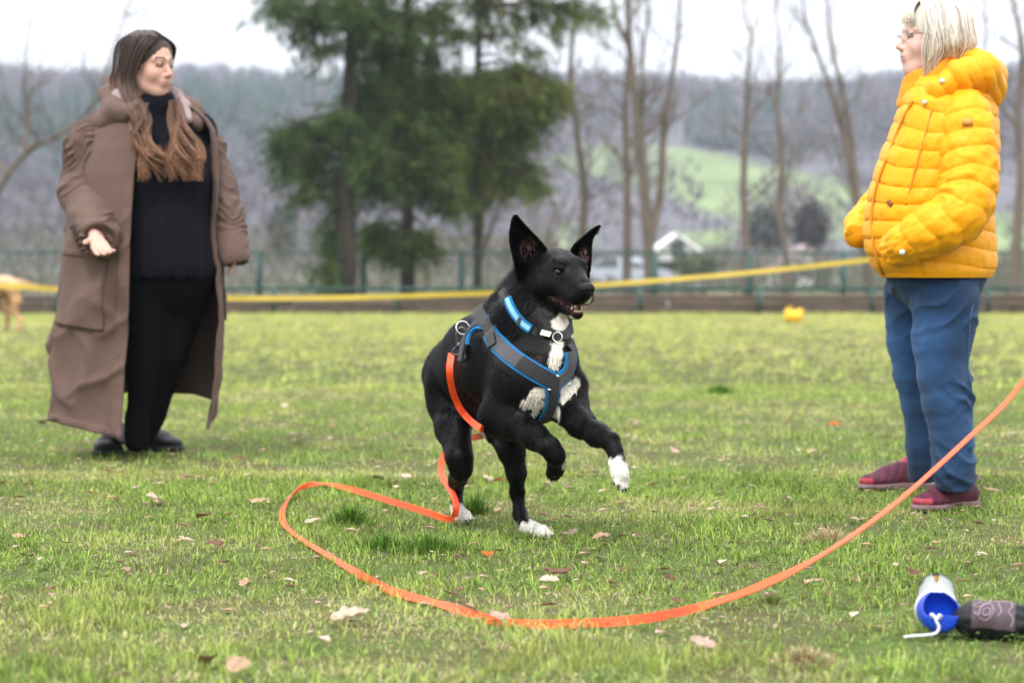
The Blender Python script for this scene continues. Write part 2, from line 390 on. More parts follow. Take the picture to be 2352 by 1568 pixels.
# ---- low sleeper wall and the two fences behind it
M_wood = mat('old_sleeper_wood', (.13, .085, .062), rough=.95, var=.35, vscale=2, bump=.4, bscale=20, stretch=(1, 6, 8))
M_fgreen = mat('green_fence_paint', (.022, .070, .055), rough=.5, spec=.4)
wall = empty('sleeper_wall', (0, 46.6, 0), 'low brown wall of stacked wooden sleepers along the far edge of the field', 'wall')
base_b = MB(); 
for i in range(14):
    x0 = -15.6 + i * 2.4
    for kk in range(3):
        b = MB(); b.box((0, 0, 0), (2.38, .2, .118)); off = (.6 if kk == 1 else 0) + random.uniform(-.02, .02)
        me = b.build('sleeper', M_wood, wall); me.location = Vector((x0 + off, 46.6 + random.uniform(-.015, .015), .06 + kk * .122)) - wall.location
def rail_fence(name, label, Y, z0, z1, xs, rails, pr, wire):
    t = empty(name, (0, Y, 0), label, 'fence')
    pm = MB(); pm.tube([(0, 0, 0), (0, 0, z1 + .03)], pr, 8); first = None
    for x in xs:
        if first is None: first = pm.build('post', M_fgreen, t); o = first
        else: o = first.copy(); COL.objects.link(o); o.parent = t
        o.location = (x, 0, 0)
    for z, rr in rails:
        b = MB(); b.tube([(xs[0], Y, z), (xs[-1], Y, z)], rr, 6); b.build('rail', M_fgreen, t)
    for a, c in zip(xs[:-1], xs[1:]):
        b = MB(); m = max(int((c - a) / wire), 1)
        for i in range(1, m):
            x = a + (c - a) * i / m; b.box((x, Y, (z0 + z1) / 2), (.006, .006, z1 - z0))
        for z in np.arange(z0, z1, .1): b.box(((a + c) / 2, Y + .006, z), (c - a - .03, .006, .006))
        b.build('wire_panel', M_fgreen, t, smooth=False)
sc1 = FPX / 46.1; sc2 = FPX / 52
rail_fence('low_wire_fence', 'low green wire fence standing in front of the brown sleeper wall', 46.1, .06, .48,
           [(x - 1176) / sc1 for x in (-250, -50, 130, 385, 629, 914, 1190, 1470, 1743, 2003, 2270, 2540)], [(.49, .028)], .045, .10)
rail_fence('tall_wire_fence', 'taller green wire fence with thick posts behind the sleeper wall', 52.0, .30, 1.20,
           [(x - 1176) / sc2 for x in (-240, -20, 180, 400, 595, 834, 1061, 1290, 1504, 1722, 1937, 2150, 2370, 2580)], [(1.22, .032), (.42, .026)], .075, .07)

# ---- yellow barrier tape
M_tape = mat('yellow_tape', (.55, .40, .055), rough=.45, thin=.3, var=.12, vscale=3)
tp = catmull([W(-260, 640, 21.5), W(0, 656, 22), W(130, 664, 22.2), W(400, 682, 22.8), W(620, 685, 23.2), W(850, 682, 23.6), W(1140, 672, 24), W(1370, 655, 24.2), W(1700, 628, 24.3), W(1975, 599, 24.3), W(2140, 580, 24.3)], 14)
Vt = []; Ft = []
for i, p in enumerate(tp):
    tw = .25 * math.sin(i * .13) + .15; hh = .025
    Vt += [p + np.array([0, hh * math.sin(tw), hh * math.cos(tw)]), p - np.array([0, hh * math.sin(tw), hh * math.cos(tw)])]
    if i: Ft.append((2 * i - 2, 2 * i - 1, 2 * i + 1, 2 * i))
o = link('barrier_tape', mesh('barrier_tape', Vt, Ft, M_tape)); tag(o, 'yellow barrier tape stretched across the field behind the dog and both women', 'barrier tape')

tick('grass, fences')
# ---- far woods on the hills: thousands of small trees that read as one mass
def crown_proto(kind, seed):
    r = np.random.default_rng(seed); P = []; C = []
    if kind == 'fir':
        for lay in range(9):
            z = .12 + lay * .1; rad = .28 * (1 - z) + .03
            for q in range(7):
                a = r.uniform(0, 6.28); l = rad * r.uniform(.6, 1.2); d = np.array([math.cos(a), math.sin(a), 0])
                e = np.array([-d[1], d[0], 0]) * rad * .45; c = np.array([0, 0, z + .05])
                P += [c + e * .3 + [0, 0, .1], d * l + [0, 0, z - .05] + e, d * l + [0, 0, z - .05] - e]; C += [np.array([.045, .080, .068]) * r.uniform(.7, 1.4)] * 3
    else:
        for q in range(52):
            v = unit(r.normal(size=3)) * r.uniform(.2, 1) ** .5 * np.array([.26, .26, .38]); c = v + [0, 0, .6]
            u1 = unit(v + [0, 0, .5] + r.normal(0, .3, 3)) * r.uniform(.08, .18); u2 = unit(np.cross(u1, r.normal(size=3))) * .022
            P += [c - u2, c + u2, c + u1]; C += [np.array([.130, .124, .140]) * r.uniform(.7, 1.3)] * 3
        P += [np.array([-.012, 0, 0]), np.array([.012, 0, 0]), np.array([0, 0, .8])]; C += [np.array([.13, .10, .085])] * 3
    return np.array(P), np.array(C)
protos = [crown_proto('fir', s) for s in (1, 2)] + [crown_proto('bare', s) for s in range(3, 8)]
def scatter_wood(n, y0, y1, name, seed, hs=(11, 17), ulim=.42, fn=None):
    r = np.random.default_rng(seed); Vs = []; Cs = []
    for _ in range(n):
        Y = math.sqrt(r.uniform(y0 ** 2, y1 ** 2)); X = r.uniform(-ulim, ulim) * Y
        A = np.array([X]); B = np.array([Y])
        if is_field(A, B)[0] or (fn and not fn(X, Y)): continue
        Z = float(hill_z(A, B)[0]); firp = float(vnoise(np.array([[X * .014, Y * .010, 0]]), 1, 13)[0])
        i = r.integers(0, 2) if (firp > .38 and Y > 420) or (Y > 1060 and r.uniform() < .35) else r.integers(2, 7)
        P, C = protos[i]; h = r.uniform(*hs); a = r.uniform(0, 6.28); ca, sa = math.cos(a), math.sin(a)
        Q = P * h; Q = np.stack([Q[:, 0] * ca - Q[:, 1] * sa, Q[:, 0] * sa + Q[:, 1] * ca, Q[:, 2]], 1) + [X, Y, Z - .3]
        tint = r.uniform(.75, 1.25) * (np.array([1.12, .98, .9]) if r.uniform() < .3 else np.ones(3))
        Vs.append(Q); Cs.append(C * tint)
    V = np.concatenate(Vs); F = np.arange(len(V)).reshape(-1, 3)
    return tag(link(name, mesh(name, V, F, M_wood_far, np.concatenate(Cs), smooth=False)), kind='stuff')
M_wood_far = mat('distant_twigs', attr=True, rough=1, spec=.1)
scatter_wood(6200, 430, 1190, 'forest', 21, ulim=.34)
def low_band(X, Y):
    u = 1176 + X / Y * FPX
    return u < 1250 or random.random() < .35
scatter_wood(900, 240, 440, 'lower_wood', 22, (7, 12), .36, low_band)

tick('setting')

# ---- conifers behind the fence
M_bark = mat('conifer_bark', (.042, .034, .026), rough=.95, var=.35, vscale=6, bump=.6, bscale=25, stretch=(1, 1, .3))
M_bark2 = mat('bare_tree_bark', (.125, .100, .075), rough=.95, var=.3, vscale=5, bump=.5, bscale=25, stretch=(1, 1, .3))
M_needle = mat('needles', attr=True, rough=.7, spec=.15, thin=.35)
def foliage(pads, limb_from, D, seed, base=(.034, .066, .022), leaf=(.05, .13)):
    """pads: (px, py, rx, ry, n) sprays of drooping needles; returns foliage (V,F,C) and limb tubes"""
    r = np.random.default_rng(seed); P = []; C = []; limbs = MB()
    for (px, py, rx, ry, n) in pads:
        dd = D + r.uniform(-1.1, 1.1); c = W(px, py, dd); s = FPX / D
        z0 = c[2] + r.uniform(.1, .5); a0 = limb_from(z0); mid = (a0 + c) / 2 + [0, 0, .22]
        limbs.tube(catmull([a0, mid, c + [0, 0, .05]], 4), np.linspace(.05, .012, 9), 5)
        sub = max(n // 4, 5)
        for _ in range(sub):
            off = r.normal(0, 1, 3) * np.array([rx, rx * .9, ry]) / s * .66; off[2] -= abs(r.normal()) * .26
            t = c + off; st = c + (a0 - c) * r.uniform(0, .35)
            limbs.tube([st, (st + t) / 2 + [0, 0, .04], t], [.013, .009, .004], 3)
            tone = r.uniform(.55, 1.5); tn = np.array(base) * tone * np.array([r.uniform(.85, 1.45), 1, r.uniform(.7, 1.2)])
            for q in range(24):
                b = st + (t - st) * r.uniform(.25, 1.1) + r.normal(0, .085, 3); l = r.uniform(*leaf) * 1.9
                d = unit((t - st) * .6 + r.normal(0, .35, 3) * np.linalg.norm(t - st) + [0, 0, -.32 * np.linalg.norm(t - st) - .05]) * l
                e = unit(np.cross(d, r.normal(size=3))) * l * r.uniform(.11, .24)
                P += [b - e * .6, b + e * .6, b + d]; C += [tn * r.uniform(.8, 1.2)] * 3
    return np.array(P), np.array(C), limbs
def conifer(px, D, r0, htop, pads, label, seed, lean=0.0, base=(.034, .066, .022)):
    b = W(px, 700, D); b[2] = -.02 if D < 58 else 0
    t = empty('conifer_tree', b, label, 'tree', 'conifer trees behind the fence')
    top = b + [lean, 0, htop]
    def axis(z): return b + (top - b) * min(max(z / htop, .02), .98)
    zz = np.linspace(0, htop, 14)
    m = MB(); m.tube([axis(z) + [.03 * math.sin(z * 1.3), 0, 0] if z > 0 else b for z in zz], [r0 * (1 - .8 * z / htop) * (1.25 if z == 0 else 1) for z in zz], 12)
    m.build('trunk', M_bark, t)
    P, C, limbs = foliage(pads, axis, D, seed, base)
    limbs.build('branches', M_bark, t)
    link('crown', mesh('crown', P, np.arange(len(P)).reshape(-1, 3), M_needle, C, smooth=False), t)
    return t
def up_pads(px, spread, n, r, y0=-20, y1=-420):                # the part of the crown above the frame
    return [(px + r.uniform(-1, 1) * spread * (1 - .5 * t), y0 + (y1 - y0) * t, 60, 35, 60) for t in np.linspace(0, 1, n)]
rr = np.random.default_rng(3)
pads1 = [(680, 300, 60, 30, 180), (640, 315, 26, 18, 80), (645, 385, 30, 26, 90), (700, 350, 45, 45, 170), (735, 300, 50, 40, 200), (720, 400, 40, 36, 120), (690, 440, 26, 20, 50),
         (770, 260, 45, 30, 130), (830, 290, 60, 45, 220), (850, 350, 60, 50, 260), (800, 400, 45, 45, 150), (860, 420, 50, 40, 170), (775, 480, 26, 60, 110), (768, 550, 28, 40, 110),
         (748, 620, 28, 50, 90), (788, 600, 22, 50, 60), (745, 520, 20, 40, 36),
         (640, 25, 45, 30, 60), (690, 40, 40, 32, 50), (660, 75, 24, 28, 30), (740, 60, 50, 40, 90), (700, 105, 32, 30, 36), (760, 110, 40, 40, 60), (830, 80, 50, 40, 130), (820, 150, 40, 40, 60),
         (720, 10, 60, 26, 120), (800, 15, 60, 30, 170), (860, 30, 60, 36, 180), (880, 100, 45, 45, 110), (615, 8, 30, 16, 40), (850, 200, 45, 40, 90), (815, 220, 40, 40, 70)] + up_pads(790, 170, 22, rr)
conifer(790, 50, .21, 12.5, pads1, 'tall conifer with ivy-clad leaning trunk, left tree of the dark clump behind the fence', 31, lean=.35, base=(.046, .090, .022))
pads2 = [(940, 40, 60, 40, 220), (1000, 30, 50, 36, 160), (930, 110, 55, 45, 200), (990, 120, 40, 40, 120), (920, 190, 60, 40, 230), (980, 210, 60, 36, 230), (1040, 190, 60, 30, 200), (900, 260, 60, 45, 260),
         (960, 280, 60, 45, 270), (1020, 270, 60, 45, 230), (890, 330, 55, 45, 240), (945, 350, 60, 50, 280), (1010, 340, 50, 45, 200), (900, 400, 45, 40, 150), (980, 420, 50, 40, 160), (1040, 400, 50, 50, 150), (900, 150, 60, 50, 200), (960, 200, 70, 50, 260), (860, 240, 50, 50, 160), (1000, 330, 70, 60, 260), (930, 300, 70, 60, 260), (880, 380, 60, 50, 160),
         (880, 540, 60, 24, 200), (940, 550, 55, 22, 200), (850, 525, 40, 22, 120), (985, 540, 30, 24, 70), (900, 565, 50, 16, 130), (1030, 460, 40, 40, 90)] + up_pads(940, 190, 22, rr)
conifer(935, 52, .15, 13, pads2, 'conifer with a dark bare lower trunk in the middle of the clump', 32, base=(.066, .110, .025))
pads3 = [(1110, 180, 60, 30, 200), (1180, 165, 60, 28, 200), (1240, 180, 55, 26, 160), (1285, 200, 36, 22, 80), (1090, 240, 60, 45, 240), (1150, 250, 60, 45, 200), (1210, 235, 55, 40, 190), (1260, 250, 40, 30, 100),
         (1080, 310, 50, 45, 190), (1140, 330, 50, 45, 150), (1190, 310, 50, 45, 150), (1100, 390, 50, 45, 150), (1160, 400, 55, 40, 170), (1215, 390, 40, 34, 110), (1245, 425, 26, 22, 60), (1050, 230, 70, 50, 240), (1120, 220, 70, 50, 240), (1200, 200, 60, 40, 160), (1060, 350, 60, 60, 220), (1140, 380, 60, 50, 180), (1180, 270, 60, 50, 180), (1080, 450, 40, 40, 80),
         (1130, 60, 60, 26, 60), (1190, 40, 60, 30, 80), (1240, 15, 60, 22, 90), (1310, 20, 55, 20, 80), (1370, 15, 50, 18, 70), (1280, 60, 50, 26, 30), (1390, 45, 26, 18, 20), (1100, 10, 60, 26, 110), (1050, 80, 45, 40, 80), (1190, 110, 40, 26, 30), (1240, 110, 36, 30, 36)] + up_pads(1130, 220, 20, rr)
conifer(1095, 54, .10, 12.5, pads3, 'lighter green spreading conifer on the right side of the clump', 33, base=(.092, .135, .030))

# ---- bare trees
def bare_tree(pts, D, r0, label, seed, depth=4, density=1.0, name='bare_tree', spread=1.0):
    """pts: list of stems, each a list of (px,py) from the ground up"""
    r = np.random.default_rng(seed); first = W(pts[0][0][0], pts[0][0][1], D)
    t = empty(name, (first[0], first[1], 0), label, 'tree', 'bare trees behind the fence'); tr = MB(); tw = MB()
    def grow(p, d, L, rad, lev):
        n = 4; P = [p]; q = p.copy()
        for i in range(n):
            d = unit(d + r.normal(0, .14, 3) + np.array([0, 0, .05])); q = q + d * L / n; P.append(q)
        tw.tube(P, np.linspace(rad, rad * .45, n + 1), 4 if lev > 1 else 3, cap=False)
        if lev <= 0: return
        for _ in range(r.integers(3, 5)):
            i = r.integers(1, n + 1); dd = unit(d + r.normal(0, .55 * spread, 3) + [0, 0, .25]); grow(P[i], dd, L * r.uniform(.5, .75), rad * .5, lev - 1)
    for k, st in enumerate(pts):
        P = catmull([W(x, y, D + (.25 * k if j else 0)) for j, (x, y) in enumerate(st)], 6)
        if k == 0: P[0][2] = -.02
        n = len(P); sc = 1 if k == 0 else .72; R = np.linspace(r0 * sc, r0 * .35 * sc, n) * .8; tr.tube(P, R, 8)
        for j in range(int(n * .3), n, 1):
            if r.uniform() > density: continue
            a = r.uniform(0, 6.28); up = r.uniform(.5, 1.2); grow(P[j], unit([math.cos(a), math.sin(a), up]), r.uniform(.6, 1.5) * (D / 60), R[j] * .35, depth - 2)
        grow(P[-1], unit(P[-1] - P[-3]), 2.0, R[-1], depth - 1)
    tr.build('trunk', M_bark2, t); tw.build('branches', M_bark2, t, smooth=False)
    return t
bare_tree([[(1318, 690), (1335, 560), (1342, 440), (1325, 300), (1310, 180), (1320, 40), (1330, -60)]], 58, .14, 'slender bare tree just right of the conifer clump', 1, density=.55)
bare_tree([[(1438, 690), (1441, 560), (1440, 400), (1436, 250), (1445, 120), (1420, 60), (1400, -30)]], 60, .15, 'bare tree whose trunk stands left beside the forked pair', 2, density=.5)
bare_tree([[(1496, 690), (1490, 560), (1478, 400), (1462, 250), (1450, 140), (1440, 20)], [(1492, 560), (1518, 430), (1525, 300), (1545, 170), (1560, 60)], [(1488, 520), (1470, 330), (1475, 170)]], 57, .20,
          'forked bare tree with thick brown trunk splitting low, left of the white house gable', 3, density=.45)
bare_tree([[(1712, 690), (1712, 560), (1708, 430), (1712, 300), (1716, 200), (1722, 120)]], 61, .14, 'straight bare tree between the pasture and the white house', 4, density=.6)
bare_tree([[(1803, 690), (1806, 600), (1790, 480), (1796, 360), (1785, 250), (1790, 170)]], 59, .13, 'slightly crooked thin bare tree left of the round grey bush', 5, density=.6)
bare_tree([[(1998, 690), (1985, 560), (1962, 430), (1935, 300), (1905, 200), (1880, 130)], [(1972, 470), (1955, 330), (1940, 230), (1915, 130), (1905, 60)]], 56, .15, 'leaning bare tree that forks into a narrow V left of the yellow jacket', 6, density=.45)
bare_tree([[(2332, 700), (2335, 560), (2345, 400), (2338, 260), (2348, 120), (2330, 20)]], 50, .15, 'bare tree at the right edge behind the yellow jacket', 7, density=.5)
bare_tree([[(-60, 600), (-10, 450), (60, 350), (140, 310), (215, 240), (250, 150)], [(58, 352), (62, 270), (55, 190), (60, 120)], [(20, 410), (-40, 300), (-30, 200)]], 46.9, .085,
          'large bare tree with a low crooked limb left of the woman in brown', 8, density=.7, spread=1.3)
bare_tree([[(1105, 690), (1100, 590), (1110, 480), (1098, 400)], [(1103, 600), (1130, 520), (1150, 460)]], 56, .10, 'thin bare sapling under the right conifer', 9, depth=3, density=.4, name='bare_sapling')
bare_tree([[(1265, 690), (1255, 560), (1275, 480), (1240, 420)], [(1258, 580), (1300, 520), (1330, 440)]], 64, .08, 'low forked sapling behind the raised ear of the dog', 10, depth=3, density=.6, name='bare_sapling')
bare_tree([[(2262, 690), (2262, 560), (2272, 400), (2250, 260), (2262, 100)]], 62, .11, 'bare tree hidden mostly behind the yellow jacket', 11, density=.5)
bare_tree([[(590, 690), (596, 600), (640, 520), (650, 440)]], 66, .06, 'thin bare sapling left of the conifer clump behind the fence', 12, depth=3, density=.8, name='bare_sapling')

# ---- shrubs and scrub beyond the fence
M_scrub = mat('scrub_leaves', attr=True, rough=.95, spec=.1)
def shrub(px, py, D, w, h, n, c, label, seed, name='shrub'):
    r = np.random.default_rng(seed); b = W(px, py, D); P = []; C = []
    t = empty(name, b, label, 'bush')
    for _ in range(n):
        v = unit(r.normal(size=3)) * r.uniform(.15, 1) ** .45 * np.array([w / 2, w / 2, h / 2]) * (1 + .2 * float(vnoise(r.normal(size=(1, 3)), 1)[0])); q = b + v + [0, 0, h * .5]
        l = r.uniform(.06, .18) * (D / 90 + .5); d = unit(r.normal(size=3) + [0, 0, .4]) * l; e = unit(np.cross(d, r.normal(size=3))) * l * .3
        P += [q - e, q + e, q + d]; C += [np.array(c) * r.uniform(.6, 1.4)] * 3
    link('foliage', mesh('foliage', P, np.arange(len(P)).reshape(-1, 3), M_scrub, np.array(C), smooth=False), t)
    m = MB()
    for _ in range(6):
        a = r.uniform(0, 6.28); m.tube([b - [0, 0, .1], b + [math.cos(a) * w * .2, math.sin(a) * w * .2, h * .5]], [.04, .015], 5)
    m.build('stems', M_bark2, t)
shrub(1862, 585, 150, 2.4, 3.3, 1600, (.055, .05, .048), 'round dark grey bush standing on the green pasture left of the yellow jacket', 1)
shrub(1760, 590, 155, 3.2, 3.4, 1500, (.06, .065, .062), 'broad grey-green bush beside the straight bare tree', 2)
shrub(650, 600, 120, 1.7, 3.0, 900, (.05, .075, .068), 'narrow bluish evergreen bush left of the conifers', 3)
shrub(1215, 615, 110, 3.0, 1.5, 900, (.12, .095, .08), 'low brown bush right behind the ear of the dog', 4)
shrub(1600, 640, 85, 2.0, .9, 700, (.10, .11, .06), 'low green-brown bush in front of the white house', 5)
r = np.random.default_rng(8); P = []; C = []                     # brushwood strip on the far side of the road
for _ in range(26000):
    Y = r.uniform(80, 200); u = r.uniform(-250, 2600); X = (u - 1176) / FPX * Y; hh = 1.0 + .9 * float(_hash(np.int64(int(X * .5)), 0, 0, 4)) + .01 * (Y - 80)
    if (Y < 126 and 1495 < u < 1625) or (Y < 101 and 1360 < u < 1490): hh *= .35
    z = r.uniform(0, 1) ** 1.3 * hh * (1.5 if u < 1250 else .9); l = r.uniform(.2, .5); d = unit([r.normal(0, .35), r.normal(0, .35), 1]) * l; e = np.array([.02 + l * .04, 0, 0])
    q = np.array([X, Y, z - .1]); P += [q - e, q + e, q + d]; C += [np.array([.135, .115, .095] if r.uniform() < .7 else [.10, .12, .06]) * r.uniform(.6, 1.3)] * 3
tag(link('brushwood', mesh('brushwood', P, np.arange(len(P)).reshape(-1, 3), M_scrub, np.array(C), smooth=False)), kind='stuff')

# ---- house, cars
M_white = mat('white_render', (.78, .78, .76), rough=.8, var=.05); M_roof = mat('grey_roof', (.33, .30, .33), rough=.8, var=.15, vscale=3)
M_glass = mat('dark_glass', (.03, .035, .04), rough=.08, spec=.8); M_rubber = mat('tyre_rubber', (.02, .02, .02), rough=.9); M_pink = mat('faded_pink_roof', (.42, .30, .33), rough=.85, var=.1)
def house(px, D, w, h, dep, label, roofm, gable=True, py=640):
    b = W(px, py, D); b[2] = -.2; t = empty('house', b, label, 'house')
    V = [(-w / 2, 0, 0), (w / 2, 0, 0), (w / 2, dep, 0), (-w / 2, dep, 0), (-w / 2, 0, h), (w / 2, 0, h), (w / 2, dep, h), (-w / 2, dep, h), (0, 0, h + w * .36), (0, dep, h + w * .36)]
    V = [np.array(v) + b for v in V]
    link('wall', mesh('wall', V, [(0, 1, 5, 8, 4), (1, 2, 6, 5), (2, 3, 7, 9, 6), (3, 0, 4, 7)], M_white, smooth=False), t)
    m = MB()
    for s in (-1, 1):
        sl = math.atan2(w * .36, w / 2); L = math.hypot(w * .36, w / 2) + .35; ca, sa = math.cos(sl), math.sin(sl)
        c = b + [s * (w / 4 + .08), dep / 2, h + w * .18 + .08]; R = np.array([[ca, 0, s * sa], [0, 1, 0], [-s * sa, 0, ca]])
        m.box(c, (L, dep + .8, .14), R)
    m.build('roof', roofm, t, smooth=False)
    for i, x in enumerate((-w * .25, w * .25)):
        for z in (h * .3,):
            mm = MB(); mm.box(b + [x, -.03, z + .5], (.9, .08, 1.1)); mm.build('window', M_glass, t, smooth=False)
    mm = MB(); mm.box(b + [0, -.03, h + .2], (.7, .08, .8)); mm.build('window', M_glass, t, smooth=False)
house(1556, 125, 2.3, 2.05, 5.0, 'small white gabled house behind the forked bare tree', M_white)
house(1850, 128, 3.6, 1.0, 4, 'low shed with a faded pink roof behind the fence right of the white house', M_pink)
def car(px, D, c, label, L=4.3, Hh=1.45, name='parked_car'):
    b = W(px, 660, D); b[2] = .015; t = empty(name, b, label, 'car', 'cars parked beyond the fence'); M_car = mat('car_paint', c, rough=.25, spec=.5, coat=.5)
    prof = [(-.5, .2), (-.5, .55), (-.46, .62), (-.30, .68), (-.18, .97), (.16, 1.0), (.30, .70), (.46, .62), (.5, .5), (.5, .2)]
    V = []; n = len(prof)
    for yy, inset in ((-.8, 0), (.8, 0)):
        for x, z in prof: V.append(b + [x * L, yy * (.86 if z > .7 else 1), z * Hh])
    F = [tuple(range(n)), tuple(reversed(range(n, 2 * n)))] + [(i, n + i, n + (i + 1) % n, (i + 1) % n) for i in range(n)]
    link('body', mesh('body', V, F, M_car, smooth=False), t)
    for x0, x1, xa, xb in ((-.29, -.03, -.17, -.03), (.0, .28, .0, .15)):
        V = [b + [x0 * L, -.805, .69 * Hh], b + [x1 * L, -.805, .69 * Hh], b + [xb * L, -.70, .96 * Hh], b + [xa * L, -.70, .96 * Hh]]
        link('side_window', mesh('side_window', V, [(0, 1, 2, 3)], M_glass, smooth=False), t)
    for x in (-.32, .32):
        for s in (-1, 1):
            m = MB(); q = b + [x * L, s * .72, .32]; m.tube([q - [0, .1, 0], q + [0, .1, 0]], .32, 16); m.build('wheel', M_rubber, t)
car(1425, 100, (.42, .45, .52), 'silver car parked beyond the fence just right of the head of the dog')

tick('trees')

# ================================================================ FIGURES
SKIN = mat('skin', attr=True, rough=.55, spec=.35, bump=.05, bscale=200)
M_eyew = mat('eye', attr=True, rough=.12, spec=.6)
def head_prims(S, o, R, k=1.0):
    """head volumes; local frame x forward, y to the figure's left, z up; o = centre between the ears"""
    T = lambda *p: o + R @ (np.array(p) * k)
    def E(c, r, kk=.02, sub=False, yaw=0): S.ell(T(*c), np.array(r) * k, R, kk, sub)
    def C(a, b, ra, rb, kk=.015, sub=False): S.cone(T(*a), T(*b), ra * k, rb * k, kk, sub)
    E((-.015, 0, .035), (.098, .076, .088)); E((.028, 0, -.025), (.062, .060, .085), .03); C((0, .045, -.062), (.060, .014, -.104), .022, .017, .03); C((0, -.045, -.062), (.060, -.014, -.104), .022, .017, .03)
    E((.068, 0, -.103), (.020, .022, .017), .02); E((.045, 0, -.085), (.045, .045, .03), .03)
    for s in (-1, 1):
        E((.058, s * .036, -.030), (.027, .024, .026), .03); C((.084, s * .008, .030), (.066, s * .048, .026), .010, .010, .012)
        E((.096, s * .030, .008), (.016, .018, .011), .012, True); E((.074, s * .031, .008), (.0145, .0155, .0125), .006)
        E((-.008, s * .076, -.003), (.017, .007, .028), .006)
    C((.088, 0, .014), (.111, 0, -.024), .0075, .0105, .01); E((.100, .010, -.029), (.010, .008, .0075), .006); E((.100, -.010, -.029), (.010, .008, .0075), .006)
    E((.084, 0, -.055), (.018, .028, .022), .02); C((.098, -.012, -.056), (.098, .012, -.056), .0055, .0055, .006); C((.096, -.011, -.067), (.096, .011, -.067), .0065, .0065, .006)
    C((.104, -.02, -.0612), (.104, .02, -.0612), .0022, .0022, .004, True)
    C((-.02, 0, -.05), (-.045, 0, -.19), .056, .060, .03)
def head_color(V, o, R, k, skin, lip, brow):
    L = (V - o) @ R / k; c = np.tile(np.array(skin, float), (len(V), 1))
    n = fbm(V, 30, 2)[:, None]; c *= 1 + .04 * n
    ck = np.exp(-(((L[:, 0] - .07) / .03) ** 2 + ((abs(L[:, 1]) - .042) / .022) ** 2 + ((L[:, 2] + .032) / .022) ** 2))[:, None]; c = c * (1 - .35 * ck) + np.array([.55, .22, .17]) * .35 * ck
    ns = np.exp(-(((L[:, 0] - .115) / .015) ** 2 + (L[:, 1] / .015) ** 2 + ((L[:, 2] + .028) / .014) ** 2))[:, None]; c = c * (1 - .3 * ns) + np.array([.55, .22, .17]) * .3 * ns
    lp = (L[:, 0] > .088) & (abs(L[:, 1]) < .021) & (L[:, 2] < -.0535 + 0 * L[:, 1]) & (L[:, 2] > -.073); c[lp] = lip
    bz = .036 - .12 * np.maximum(abs(L[:, 1]) - .03, 0); br = (abs(L[:, 2] - bz) < .0045) & (L[:, 0] > .06) & (abs(L[:, 1]) > .012) & (abs(L[:, 1]) < .052); c[br] = brow
    ey = (L[:, 0] > .074) & (abs(abs(L[:, 1]) - .031) < .0165) & (abs(L[:, 2] - .0085) < .0085); c[ey] = c[ey] * np.array([.34, .26, .25])
    return c
def eyes(parent, o, R, k, iris, look=0):
    for s in (-1, 1):
        c = o + R @ (np.array([.0795, s * .031, .0075]) * k); P = []; C = []; F = []; n1, n2 = 10, 14; r_ = .0105 * k
        for i in range(n1 + 1):
            th = math.pi * i / n1
            for j in range(n2):
                ph = 2 * math.pi * j / n2; v = np.array([math.cos(th), math.sin(th) * math.cos(ph), math.sin(th) * math.sin(ph)]); P.append(c + R @ v * r_)
                C.append((.005, .005, .005) if th < .3 else iris if th < .75 else (.42, .36, .34))
        for i in range(n1):
            for j in range(n2): F.append((i * n2 + j, i * n2 + (j + 1) % n2, (i + 1) * n2 + (j + 1) % n2, (i + 1) * n2 + j))
        link('eye', mesh('eye', P, F, M_eyew, np.array(C)), parent)
def hand(S, w, d, up, side, k=1.0, curl=.35, spread=.16, thumb=.8):
    """open hand: wrist w, finger direction d, palm normal up, side = towards the thumb"""
    d = unit(d); n = unit(np.asarray(up) - d * (np.asarray(up) @ d)); s = unit(side - d * (side @ d) - n * (side @ n))
    S.cone(w - d * .03 * k, w + d * .01 * k, .024 * k, .025 * k, .01)
    for j in range(4):
        y = (1.5 - j) * .0195 * k; b = w + d * .085 * k + s * y; S.cone(w + d * .015 * k + s * y * .6, b, .0155 * k, .0125 * k, .008)
        L = [.040, .045, .042, .033][j] * k; dd = unit(d + s * (1.5 - j) * spread * .5); p = b; r0 = .0098 * k; cu = curl * (1 + .25 * j)
        for seg, f in enumerate((1, .62, .5)):
            dd = unit(dd + n * cu * (.35 if seg == 0 else .55)); q = p + dd * L * f; S.cone(p, q, r0, r0 * .9, .002); p = q; r0 *= .9
    p = w + d * .02 * k + s * .022 * k; dd = unit(d * .6 + s * thumb + n * .25); r0 = .0125 * k; S.cone(w + d * .005 * k, p, .018 * k, .016 * k, .01)
    for f in (.038, .030, .025): q = p + dd * f * k; S.cone(p, q, r0, r0 * .88, .004); p = q; r0 *= .88; dd = unit(dd + d * .25 + n * .1)
def cloth_obj(name, S, mats, parent, disp=None, colf=None, rl=1):
    V, F = S.mesh(); V = relax(V, F, rl, .5)
    if disp is not None: N = vnormals(V, F); V = V + N * disp(V, N)[:, None]
    o = link(name, mesh(name, V, F, mats, colf(V) if colf is not None else None), parent); return o, V, F
def lathe_like(rows, nphi, fpos):                # generic loft grid
    return None
